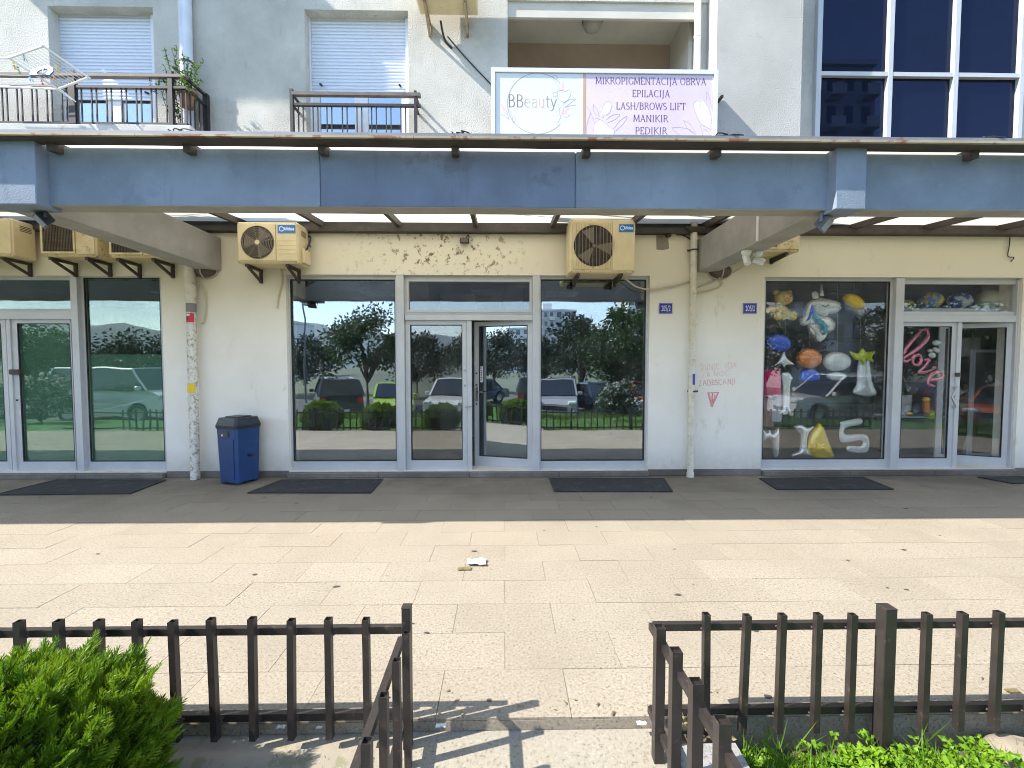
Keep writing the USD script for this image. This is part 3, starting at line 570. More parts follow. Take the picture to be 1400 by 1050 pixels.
part(bld, 'door_meeting_stile', cbx(UX(12.3, 540, YF - .02), UX(17.7, 540, YF - .02), YF - 0.02, YF + 0.05, b3[1], b3[3], 0.003), 'aluminium')
part(d3, 'padlock', [cbx(UX(12, 508, YF - .05), UX(27, 508, YF - .05), YF - 0.06, YF - 0.022, UZ(18, 512, YF - .05), UZ(18, 505, YF - .05), 0.01)], 'steel_dark')
part(d3, 'lock', lathe([(0, 0), (0.012, 0), (0.012, 0.012), (0, 0.012)], (UX(24, 547, YF), YF, UZ(24, 547, YF)), 12, 'y'), 'gasket')
part(bld, 'frame_post', cbx(-7.86, -7.75, YM, YM + 0.13, 0.07, O_L.bounds[3], 0.004), 'aluminium')
w = frame(bld, 'shop_window', sbox(-10.6, 0.07, -7.86, O_L.bounds[3]).difference(sbox(-10.5, 0.24, -7.93, O_L.bounds[3] - 0.06))); pane(w, -10.51, -7.92, 0.23, O_L.bounds[3] - 0.05, 'pane_green')
# right shop
fixed_window(1043, 379, 1223, 642, 1044.5, 384.5, 1213, 628, 'pane_clear')
post(1221.5, 1233, 380, 643.5)
tw = frame(bld, 'transom_window', px_rect(1232, 380, 1392, 432).difference(px_rect(1234.5, 388.5, 1388.5, 426))); a = px_rect(1234.5, 388.5, 1388.5, 426).bounds; pane(tw, a[0] - .01, a[2] + .01, a[1] - .01, a[3] + .01, 'pane_clear')
part(bld, 'transom_rail', cbx(UX(1233, 433, YM), UX(1392, 433, YM), YM + 0.02, YM + 0.12, UZ(1310, 440, YM), UZ(1310, 431, YM), 0.003), 'aluminium')
d5, M5, b5 = door_leaf(1228.5, 440.5, 1306, 641, 1232.5, 446, 1298, 626.5, 'pane_clear', label='closed leaf of the right shop door with the pink balloon behind')
part(bld, 'door_meeting_stile', cbx(UX(1306.2, 540, YF - .02), UX(1312, 540, YF - .02), YF - 0.02, YF + 0.05, b5[1], b5[3], 0.003), 'aluminium')
d6, M6, b6 = door_leaf(1307, 440.5, 1384, 641, 1314, 447, 1376, 626.5, 'pane_clear', swing=-26, label='right leaf of the right shop door standing open inwards')
part(bld, 'frame_post', cbx(UX(1386.5, 510, YM + .03), UX(1392.8, 510, YM + .03), YM + 0.03, YM + 0.13, b6[1], O_R.bounds[3] - 0.02, 0.004), 'aluminium')
hx5 = UX(1303, 540, YF)
part(d5, 'handle', [bar((hx5, YF - 0.06, UZ(1303, 529, YF)), (hx5 - 0.08, YF - 0.06, UZ(1303, 542, YF)), 0.022), bar((hx5 - 0.08, YF - 0.06, UZ(1303, 542, YF)), (hx5, YF - 0.06, UZ(1303, 556, YF)), 0.022), bar((hx5, YF, UZ(1303, 529, YF)), (hx5, YF - 0.06, UZ(1303, 529, YF)), 0.02), bar((hx5, YF, UZ(1303, 556, YF)), (hx5, YF - 0.06, UZ(1303, 556, YF)), 0.02)], 'aluminium')
part(d5, 'lock', cbx(hx5 - 0.01, hx5 + 0.06, YF - 0.03, YF - 0.021, UZ(1303, 515, YF), UZ(1303, 509.5, YF), 0.003), 'steel_dark')

# rooms behind the glass
def room(x0, x1, y1, zc, wall='room_wall', ceil='room_ceiling', floor='room_floor', dz=0.0):
    y0 = W0 + 0.30
    part(bld, 'room_wall', [bx(x0 - .1, x0, y0, y1, 0, zc), bx(x1, x1 + .1, y0, y1, 0, zc), bx(x0 - .1, x1 + .1, y1, y1 + .1, 0, zc)], wall)
    part(bld, 'room_floor', bx(x0, x1, y0, y1, -0.1, 0.06), floor)
    part(bld, 'room_ceiling', [bx(x0 - .1, x1 + .1, y0, y1 + .1, zc, zc + .08)] + [bx(x, x + 0.02, y0 + .02, y1, zc - 0.006, zc - .0002) for x in np.arange(x0 + .6, x1, 1.2)], ceil)
zcm = 3.05
room(-3.6, 2.3, 12.5, zcm)
room(-11, -4.6, 11.5, zcm, dz=1)
room(3.35, 11, 10.2, 2.98, 'room_wall', 'room_wall')
for X, Y in ((-2.35, 7.4), (-0.45, 7.35), (1.35, 7.5), (-2.6, 9.2), (-0.35, 9.0), (1.2, 9.2), (-6.5, 7.2), (-5.2, 7.9), (-6.8, 9.3), (-8.6, 7.5)):
    lt = part(bld, 'ceiling_panel', [bx(X - 0.31, X + 0.31, Y - 0.3, Y + 0.3, zcm - 0.022, zcm - 0.008)], 'diffuser')
    part(lt, 'louvre', [bx(X - 0.31 + 0.1 * i, X - 0.302 + 0.1 * i, Y - 0.3, Y + 0.3, zcm - 0.045, zcm - 0.0225) for i in range(1, 6)], 'aluminium')
part(bld, 'room_partition', [bx(-1.35, -0.62, 9.2, 9.3, 0.061, zcm - .01), bx(-0.05, 0.35, 8.4, 8.8, 0.061, zcm - 0.01)], 'room_wall')
for l, r, top, par in ((119, 222, 484, None), (27.5, 99, 442, d3), (-58, 5.5, 442, d4)):
    part(par if par is not None else bld, 'frosted_film', bx(UX(l, 550, YG), UX(r, 550, YG), YG + .0085, YG + .0095, UZ(max(l, 0) * .5 + r * .5, 630.5, YG), UZ(max(l, 0) * .5 + r * .5, top + .5, YG)), 'frost_film', label='pale translucent film on the inside of the left shop glass')

# upper windows, shutters
def shutter(x0, x1, z0, z1, y):
    n = int(round((z1 - z0) / 0.046)); h = (z1 - z0) / n; ms = []
    prof = [(0.0, 0.0), (-0.006, 0.006), (-0.010, 0.018), (-0.010, 0.030), (-0.005, h - 0.005), (0.0, h - 0.0045)]
    for i in range(n):
        v = [(x, y + p[0], z0 + i * h + p[1]) for x in (x0, x1) for p in prof]; m_ = len(prof)
        f = [(j, j + m_, j + m_ + 1, j + 1) for j in range(m_ - 1)]
        ms.append(to_tm((v, f)))
    ms.append(bx(x0, x1, y + 0.004, y + 0.008, z0, z1)); return ms
def french(O, l, r, st, sb, name_label, panes, cs):
    a = O.bounds; yf = W0 + 0.13
    x0, x1 = UX(l, 80, yf), UX(r, 80, yf); zs0, zs1 = UZ((l + r) / 2, sb, yf), UZ((l + r) / 2, st, yf)
    w = part(bld, 'french_window', wallplate(sbox(a[0] + 0.002, a[1] + 0.002, a[2] - 0.002, a[3] - 0.002).difference(sbox(x0, a[1] + 0.08, x1, zs1 + 0.012)), yf - 0.02, yf + 0.07), 'aluminium_white', label=name_label)
    part(w, 'roller_shutter', shutter(x0 + 0.003, x1 - 0.003, zs0, zs1, yf + 0.03), 'shutter_slat')
    part(w, 'shutter_box', bx(x0, x1, yf - 0.01, yf + 0.06, zs1 + 0.0005, zs1 + 0.011), 'aluminium')
    part(w, 'shutter_stop', [cyl((UX(px, sb - 8, yf), yf + 0.02, zs0 + 0.09), (UX(px, sb - 8, yf), yf - 0.03, zs0 + 0.075), 0.014) for px in (l + 14, r - 8)], 'gasket')
    gx = [(UX(p0, 140, yf + .05), UX(p1, 140, yf + .05)) for p0, p1 in panes]
    op = sbox(x0, a[1] + 0.081, x1, zs0 + 0.2)
    for g0, g1 in gx: op = op.difference(sbox(g0, a[1] + 0.17, g1, zs0 + 0.12))
    s = part(w, 'sash', wallplate(op, yf + 0.045, yf + 0.10), 'aluminium_white')
    for g0, g1 in gx: part(w, 'pane', bx(g0 - 0.005, g1 + 0.005, yf + 0.07, yf + 0.076, a[1] + 0.165, zs0 + 0.125), 'pane_sky')
french(O_A, 77, 209, 17, 135, 'shuttered french window behind the drying rack', [(105, 147), (166, 207)], 0)
french(O_B, 425, 555, 22, 125, 'shuttered french window over the middle shop', [(437, 485), (503, 549)], 0)

# ------------------------------------------------------------------ balcony railings (parts of the building)
def rail_front(pr, x0, x1, y, zt_, zb_, rails, posts, pairs, r=0.0065, top='rail_top'):
    for z, hh, dd in rails: part(pr, 'rail', bx(x0, x1, y - dd / 2, y + dd / 2, z - hh / 2, z + hh / 2), top if z == rails[0][0] else 'iron_balcony')
    for p in posts: part(pr, 'post', bx(p[0], p[1], y - 0.025, y + 0.025, zb_, p[2]), 'iron_balcony')
    for px in pairs: part(pr, 'baluster', bx(px - r, px + r, y - r, y + r, zb_ + 0.02, rails[1][0]), 'iron_balcony')
yA = 5.70
rA = part(bld, 'balcony_railing', bx(-9.4, UX(255, 119, yA), yA - 0.0125, yA + 0.0125, UZ(150, 170.5, yA), UZ(150, 167.5, yA)), 'iron_balcony', label='dark iron balcony railing with returning end, hung with a drying rack')
zA = [UZ(150, 104, yA), UZ(150, 119.5, yA)]
prs = []
for c in np.arange(-255, 236, 20.4): prs += [UX(c + 13.5, 140, yA), UX(c + 20, 140, yA)]
rail_front(rA, -9.4, UX(255, 104, yA), yA, zA[0], UZ(150, 171, yA), [(zA[0], 0.035, 0.06), (zA[1], 0.03, 0.04)], [(UX(95, 120, yA), UX(104, 120, yA), UZ(97, 97, yA)), (UX(231, 120, yA), UX(237, 120, yA), UZ(234, 98, yA)), (-8.75, -8.68, zA[0] + .06)], prs)
xA = UX(255, 104, yA) - 0.02
for z in zA + [UZ(150, 169, yA)]: part(rA, 'rail', bar((xA, yA, z), (xA, W0 - 0.005, z), 0.03), 'iron_balcony')
for yy in (5.78, 5.86, 5.95, 6.03): part(rA, 'baluster', bx(xA - .0065, xA + .0065, yy - .0065, yy + .0065, UZ(150, 171, yA), zA[1]), 'iron_balcony')
part(rA, 'post', bx(xA - 0.03, xA + 0.03, W0 - 0.06, W0 - 0.005, 4.6, zA[0] + 0.02), 'iron_balcony')
yB = 5.93
rB = part(bld, 'balcony_railing', bx(UX(400, 175, yB), UX(569, 175, yB), yB - .0125, yB + .0125, 4.42, 4.445), 'iron_balcony', label='shallow iron railing across the french window over the middle shop')
zB = [UZ(485, 129.5, yB), UZ(485, 144, yB)]
prs = []
for c in (403, 423, 442, 463, 483, 503, 523, 543): prs += [UX(c + 5, 150, yB), UX(c + 11.5, 150, yB)]
rail_front(rB, UX(400, 129, yB), UX(575, 129, yB), yB, zB[0], 4.43, [(zB[0], 0.042, 0.06), (zB[1], 0.032, 0.04)], [(UX(397.5, 150, yB), UX(401.5, 150, yB), UZ(399, 122.5, yB)), (UX(566.5, 150, yB), UX(570, 150, yB), UZ(568, 125, yB))], prs)
for px in (399.5, 568.3):
    for z in zB + [4.44]: part(rB, 'rail', bar((UX(px, 140, yB), yB, z), (UX(px, 140, yB), W0 - 0.005, z), 0.025), 'iron_balcony')

# ------------------------------------------------------------------ the canopy over the pavement
can = thing('shop_canopy', 'blue rendered canopy beam carrying a rusty steel and translucent sheet roof over the shops', 'canopy')
YR0, YR1 = 3.42, 6.10
ZR0, ZR1 = UZ(700, 191, 3.42) + 0.014, UZ(700, 304, 6.0) + 0.03
def zr(y): return ZR0 + (y - YR0) * (ZR1 - ZR0) / (YR1 - YR0)
FY, FZ0, FZ1 = 3.60, UZ(700, 283.5, 3.60), UZ(700, 206, 3.60)
xa, xb = UX(437, 250, FY), UX(787, 250, FY)
for a, b, m, dy, lb in ((-14, xa - .0015, 'fascia_blue', 0, None), (xa + .0015, xb - .0015, 'fascia_dark', 0.004, 'darker repainted stretch of the canopy beam'), (xb + .0015, 14, 'fascia_blue', 0, None)):
    part(can, 'fascia_beam', cbx(a, b, FY + dy, FY + 0.165, FZ0, FZ1, 0.008), m, label=lb)
part(can, 'beam_soffit', [bx(-14, 14, FY + 0.006, FY + 0.166, FZ0 - 0.003, FZ0 - 0.0005)], 'concrete')
for x0, x1, b0, b1 in ((-4.14, -3.86, -4.02, UX(48, 240, 3.5)), (2.66, 2.93, UX(1144, 240, 3.5), UX(1185, 240, 3.5)), (9.5, 9.78, 9.4, 9.65), (-10.9, -10.6, -10.9, -10.65)):
    part(can, 'beam_bracket', cbx(x0, x1, FY + 0.168, W0 - 0.003, FZ0 + 0.015, zr(3.8) - 0.035, 0.008), 'concrete')
    part(can, 'beam_end_boss', cbx(b0, b1, 3.50, FY + 0.1, UZ(700, 283, 3.5), zr(3.5) - 0.005, 0.006), 'fascia_blue')
RX = [-3.51 + 1.04 * i for i in range(-9, 18)]
for x in RX:
    z0, z1 = zr(YR0 + .1), zr(YR1 - .02)
    part(can, 'rafter', bar((x, YR0 + 0.1, z0 - 0.045), (x, YR1 - 0.02, z1 - 0.045), 0.055, 0.075), 'steel_dark')
for i in range(len(RX) - 1):
    x0, x1 = RX[i] + 0.002, RX[i + 1] - 0.002
    dirty = RX[i] > 0.6 or RX[i] < -3.6 or RNG.random() < 0.12  # outer bays: upstairs shade painted as a duller sheet; the odd one dirty
    v = [(x0, YR0 + .02, zr(YR0 + .02) - 0.004), (x1, YR0 + .02, zr(YR0 + .02) - 0.004), (x1, YR1, zr(YR1) - .004), (x0, YR1, zr(YR1) - .004)]
    part(can, 'roof_sheet', to_tm((v, [(0, 1, 2, 3)])), 'roof_sheet_dirty_shaded' if dirty else 'roof_sheet')
part(can, 'wall_ledger', [bx(-14, 14, 6.0, W0 - 0.004, ZR1 - .155, ZR1 - .140), bx(-14, 14, W0 - 0.02, W0 - 0.004, ZR1 - .139, ZR1), bx(-14, 14, 6.0, 6.012, ZR1 - .139, ZR1 - .09)], 'steel_dark')
part(can, 'edge_channel', [bx(-14, 14, YR0 + .012, YR0 + .14, ZR0 - 0.014, ZR0 - 0.008), bx(-14, 14, YR0 + .012, YR0 + .018, ZR0 - .0075, ZR0 + .029), bx(-14, 14, YR0 + .13, YR0 + .136, ZR0 - .0075, ZR0 + .002)], 'steel_dark')
part(can, 'purlin', [bx(-14, 14, y, y + 0.05, zr(y) - 0.085, zr(y) - 0.05) for y in (4.6,)], 'steel_dark')
part(can, 'edge_flashing', bx(-14, 14, YR0 - 0.002, YR0 + .0115, ZR0 + 0.004, ZR0 + 0.030), 'flashing')
part(can, 'flashing_lip', [bx(RX[i] - 0.3 + .002, RX[i + 1] - 0.3 - .002, YR0 - 0.012, YR0 + .0117, ZR0 - 0.013 + RNG.uniform(-.002, .002), ZR0 + 0.0035) for i in range(len(RX) - 1)], 'flashing_lip')
for x, px in ((UX(252, 182, 3.45), 0), (UX(625, 186, 3.45), 1), (UX(995, 190, 3.45), 2), (UX(1362, 190, 3.45), 3)):
    w = [smoothline([(x + RNG.uniform(-.12, .12), 3.44 + RNG.uniform(-.03, .05), ZR0 + .032 + RNG.uniform(0.0, .022)) for _ in range(6)], 30) for _ in range(2)]
    part(can, 'wire_tangle', [tube(p_, 0.005, 5) for p_ in w], 'cable_black')
# ------------------------------------------------------------------ lettering: plain stroke letters with thick and thin
def _arc(cx_, cy_, rx, ry, a0, a1, n=14): 
    t = np.radians(np.linspace(a0, a1, n)); return list(zip(cx_ + rx * np.cos(t), cy_ + ry * np.sin(t)))
GL = {  # width, strokes on a unit-high letter
 'M': (0.95, [[(.10, 0), (.15, 1)], [(.15, 1), (.475, .12)], [(.475, .12), (.80, 1)], [(.80, 1), (.86, 0)]]), 'I': (0.36, [[(.18, 0), (.18, 1)]]),
 'K': (0.74, [[(.15, 0), (.15, 1)], [(.66, 1), (.17, .45)], [(.28, .56), (.70, 0)]]), 'R': (0.72, [[(.15, 0), (.15, 1)], [(.15, 1)] + _arc(.33, .76, .24, .24, 90, -90) + [(.15, .52)], [(.36, .52), (.70, 0)]]),
 'O': (0.84, [_arc(.42, .5, .34, .5, 0, 360, 26)]), 'P': (0.64, [[(.15, 0), (.15, 1)], [(.15, 1)] + _arc(.33, .73, .25, .27, 90, -90) + [(.15, .46)]]),
 'G': (0.82, [_arc(.43, .5, .34, .5, 45, 325, 22), [(.71, .42), (.71, .1)]]), 'E': (0.62, [[(.15, 0), (.15, 1)], [(.15, 1), (.54, 1), (.54, .86)], [(.15, .52), (.46, .52)], [(.15, 0), (.56, 0), (.56, .15)]]),
 'N': (0.84, [[(.14, 0), (.14, 1)], [(.14, 1), (.70, .02)], [(.70, 0), (.70, 1)]]), 'T': (0.68, [[(.34, 0), (.34, 1)], [(.06, .86), (.06, 1), (.62, 1), (.62, .86)]]),
 'A': (0.78, [[(.39, 1), (.68, 0)], [(.39, 1), (.10, 0)], [(.20, .34), (.57, .34)]]), 'C': (0.76, [_arc(.43, .5, .35, .5, 48, 312, 22)]),
 'J': (0.38, [[(.20, 1), (.20, -.05)] + _arc(.06, -.05, .14, .18, 0, -80, 6)]), 'B': (0.68, [[(.15, 0), (.15, 1)], [(.15, 1)] + _arc(.32, .77, .23, .23, 90, -90) + [(.15, .54)], [(.15, .54)] + _arc(.34, .27, .27, .27, 90, -90) + [(.15, 0)]]),
 'V': (0.76, [[(.08, 1), (.38, 0)], [(.68, 1), (.38, 0)]]), 'L': (0.60, [[(.15, 0), (.15, 1)], [(.15, 0), (.54, 0), (.54, .16)]]), 'S': (0.56, [_arc(.28, .74, .20, .26, 40, 270, 14) + _arc(.28, .25, .22, .26, 90, -140, 14)]),
 'H': (0.84, [[(.15, 0), (.15, 1)], [(.69, 0), (.69, 1)], [(.15, .52), (.69, .52)]]), '/': (0.42, [[(.02, -.1), (.40, 1.08)]]), 'W': (1.12, [[(.06, 1), (.32, 0)], [(.56, .96), (.32, 0)], [(.56, .96), (.82, 0)], [(1.06, 1), (.82, 0)]]),
 'F': (0.58, [[(.15, 0), (.15, 1)], [(.15, 1), (.54, 1), (.54, .86)], [(.15, .5), (.44, .5)]]), 'D': (0.80, [[(.15, 0), (.15, 1)], [(.15, 1), (.34, 1)] + _arc(.34, .5, .38, .5, 90, -90) + [(.15, 0)]]),
 'U': (0.80, [[(.14, 1), (.14, .32)] + _arc(.40, .32, .26, .32, 180, 360, 12) + [(.66, 1)]]), 'Z': (0.66, [[(.08, 1), (.58, 1), (.08, 0), (.60, 0)]]), '1': (.45, [[(.1, .8), (.25, 1), (.25, 0)]]), '0': (.7, [_arc(.33, .5, .26, .5, 0, 360, 20)]), 'X': (.7, [[(.08, 0), (.6, 1)], [(.08, 1), (.6, 0)]]), 'Č': (0.76, [_arc(.43, .5, .35, .5, 48, 312, 22), [(.3, 1.25), (.43, 1.1), (.56, 1.25)]]), ' ': (0.34, []),
 'b': (.6, []), 'e': (0.60, [[(.08, .36), (.52, .36)] + _arc(.30, .34, .23, .34, 5, 310, 18)]), 'a': (0.56, [_arc(.26, .50, .20, .18, 150, 0, 8) + [(.46, .5), (.46, 0)], [(.46, .38)] + _arc(.25, .19, .18, .20, 90, 290, 12) + [(.46, .12)]]),
 'u': (0.60, [[(.10, .68), (.10, .24)] + _arc(.29, .22, .19, .22, 180, 350, 8), [(.49, .68), (.49, 0)]]), 't': (0.42, [[(.18, .90), (.18, .14)] + _arc(.31, .14, .13, .14, 180, 280, 5), [(.04, .67), (.38, .67)]]), 'y': (0.56, [[(.05, .68), (.28, .03)], [(.52, .68), (.22, -.18), (.12, -.28), (.02, -.27)]]),
}
def letters(text, h, thick, thin, serif=0.0, gap=0.05, jit=0.0, rng=None):
    """flat lettering as a shapely shape starting at x = 0"""
    x, out = 0.0, []
    for ch in text:
        w, st = GL[ch]
        for s in st:
            s = [(p[0] + (rng.normal(0, jit) if jit else 0), p[1] + (rng.normal(0, jit) if jit else 0)) for p in s]
            for a, b in zip(s[:-1], s[1:]):
                d = np.array(b) - a; L = np.hypot(*d)
                if L < 1e-6: continue
                vert = abs(d[1]) / L; down = d[0] * d[1] <= 1e-9
                k = thin + (thick - thin) * (vert ** 1.5 if (down or abs(d[0]) < .05) else 0.25 * vert)
                out.append(LineString([((x + a[0]) * h, a[1] * h), ((x + b[0]) * h, b[1] * h)]).buffer(k * h / 2, quad_segs=2))
            if serif:
                for p in (s[0], s[-1]):
                    if p[1] in (0, 1) and len(s) <= 2: out.append(sbox((x + p[0]) * h - serif * h, p[1] * h - (thin * h if p[1] else 0), (x + p[0]) * h + serif * h, p[1] * h + (0 if p[1] else thin * h)))
        x += w + gap
    return unary_union(out).simplify(h * 0.006), (x - gap) * h
def place(poly, x, z): return shapely.affinity.translate(poly, x, z)
import shapely.affinity
def ribbon(pts, w, n=24): return LineString(smoothline(np.array(pts, float), n)).buffer(w / 2, quad_segs=2)

# ------------------------------------------------------------------ the beauty salon sign
sy = 5.62
sx0, sx1 = UX(672, 140, sy), UX(979.5, 140, sy); sz0, sz1 = 4.36, UZ(826, 96, sy)
sg = thing('shop_sign', 'wide white and pink beauty salon sign board in front of the upstairs loggia', 'sign')
part(sg, 'box', cbx(sx0, sx1, sy + 0.004, sy + 0.17, sz0, sz1, 0.004), 'sign_frame')
fw = 0.05
part(sg, 'frame', wallplate(frame_rect(sx0 - .006, sx1 + .006, sz0, sz1 + .006, fw, fw, fw, fw), sy - 0.022, sy + 0.003), 'sign_frame')
xd0, xd1 = UX(797, 140, sy), UX(800.5, 140, sy)
part(sg, 'left_panel', bx(sx0 + fw, xd0, sy - 0.004, sy + 0.0035, sz0 + fw, sz1 - fw), 'sign_white')
part(sg, 'right_panel', bx(xd1, sx1 - fw, sy - 0.004, sy + 0.0035, sz0 + fw, sz1 - fw), 'sign_pink')
part(sg, 'divider', bx(xd0 + .0005, xd1 - .0005, sy - 0.006, sy + 0.0035, sz0 + fw, sz1 - fw), 'sign_bronze')
def on_sign(name, poly, m, lift=0.0055): return part(sg, name, wallplate(poly, sy - lift, sy - 0.0041), m)
def sp_(px, py): return U(px, py, sy)
tx = []
for t, l, r, y in (('MIKROPIGMENTACIJA OBRVA', 814, 965, 115), ('EPILACIJA', 864, 915.5, 132.5), ('LASH/BROWS LIFT', 842, 937, 149.5), ('MANIKIR', 865.5, 913, 166.5), ('PEDIKIR', 868, 911.5, 183.3)):
    h = 0.082; p_, wd = letters(t, h, 0.10, 0.042, 0.085, 0.06)
    a, z = sp_(l, y); b, _ = sp_(r, y); k_ = (b - a) / wd
    tx.append(place(shapely.affinity.scale(p_, k_, 1, origin=(0, 0)), a, z))
on_sign('lettering', unary_union(tx), 'sign_ink')
p_, wd = letters('BBeauty', 0.148, 0.085, 0.05, 0, 0.05); a, z = sp_(694, 146.3); b, _ = sp_(761, 146.3)
on_sign('brand_lettering', place(shapely.affinity.scale(p_, (b - a) / wd, 1, origin=(0, 0)), a, z), 'sign_brand')
c0 = sp_(735, 142); r0 = (sp_(735, 101)[1] - sp_(735, 184)[1]) / 2
ring = LineString([(c0[0] + 1.02 * r0 * math.cos(t), c0[1] + r0 * math.sin(t)) for t in np.radians(np.linspace(42, 318, 70))]).buffer(0.0032)
fl = []
def pxl(pts, w=0.0034, n=24): return ribbon([sp_(*p) for p in pts], w, n)
def z5(o, pts): return [(o[0] + p[0] / 7.0, o[1] + p[1] / 7.0) for p in pts]
A = lambda pts: z5((640, 90), pts)
B_ = lambda pts: z5((790, 90), pts)
for s in ([(850, 245), (855, 300), (880, 335), (915, 352)], [(915, 352), (950, 330), (975, 290), (985, 255)], [(850, 245), (890, 235), (930, 245), (960, 230), (985, 250)], [(850, 260), (812, 262), (820, 300), (845, 285)], [(915, 352), (915, 400), (905, 460)], [(920, 360), (960, 330), (1025, 318), (990, 350), (930, 395)], [(925, 400), (975, 385), (1035, 375)], [(905, 480), (940, 495), (975, 465)], [(890, 490), (855, 545)], [(360, 405), (380, 470), (385, 515)], [(375, 400), (410, 450), (430, 550)], [(430, 550), (452, 520), (435, 480)], [(385, 515), (350, 480), (310, 465)], [(880, 235), (850, 180), (815, 130)], [(815, 130), (812, 98), (840, 95), (855, 120), (830, 132)], [(880, 490), (872, 420), (885, 400)]):
    fl.append(pxl(A(s)))
for s in ([(85, 660), (80, 590), (120, 450)], [(120, 450), (150, 520), (165, 560)], [(75, 380), (110, 430), (120, 455)], [(145, 370), (185, 420), (205, 490)], [(145, 370), (150, 430), (195, 490)], [(160, 500), (210, 515), (250, 545), (300, 590), (350, 620), (345, 660)], [(210, 515), (160, 560), (150, 650)], [(235, 490), (230, 420), (260, 360), (300, 345), (325, 375), (300, 450), (270, 475)], [(235, 505), (245, 490)], [(270, 520), (330, 475), (400, 465), (360, 510), (280, 550)], [(345, 600), (400, 530), (470, 485), (430, 560), (360, 625)], [(1120, 440), (1105, 370), (1140, 338), (1175, 345), (1200, 330)], [(1175, 345), (1165, 410)], [(1200, 330), (1245, 400), (1275, 500), (1270, 590)], [(1120, 440), (1170, 550), (1265, 610)], [(1225, 330), (1232, 250), (1260, 320), (1285, 420)], [(1265, 610), (1290, 660)], [(900, 595), (960, 590), (1060, 610), (1125, 660)], [(900, 595), (940, 640), (985, 670)], [(1010, 525), (1070, 560), (1130, 655)], [(1010, 525), (1040, 590), (1100, 650)], [(1200, 605), (1240, 630), (1270, 675)], [(1170, 570), (1185, 620), (1190, 670)], [(1300, 560), (1270, 610)]):
    fl.append(pxl(B_(s), 0.0028))
on_sign('flower_lines', unary_union(fl + [ring]), 'sign_line', 0.0052)
def blob(pts): return Polygon([sp_(*p) for p in pts]).buffer(0.004)
on_sign('rose_leaves', unary_union([blob(A(s)) for s in ([(890, 235), (905, 145), (918, 190), (910, 235)], [(905, 455), (940, 400), (965, 405), (930, 460)], [(885, 480), (900, 420), (912, 440)], [(305, 360), (345, 400), (355, 460), (330, 420)], [(360, 440), (385, 490), (380, 510)])]), 'sign_rose', 0.0049)
for s_ in (([(150, 660), (160, 560), (210, 518), (300, 592), (345, 625), (335, 660)], [(232, 480), (228, 420), (260, 362), (300, 348), (322, 378), (298, 450)], [(1125, 440), (1108, 372), (1140, 342), (1200, 335), (1245, 405), (1272, 500), (1265, 600), (1180, 550)])): on_sign('petal', blob(B_(s_)), 'sign_petal', 0.0047)
part(sg, 'stand_leg', [bx(x - .02, x + .02, sy + .02, sy + .06, 3.5, sz0) for x in (sx0 + .3, 1.2, sx1 - .3)] + [bar((x, sy + .1, 5.0), (x, W0 + .01, 5.0), 0.03) for x in (sx0 + .1, 2.79)], 'steel_dark')

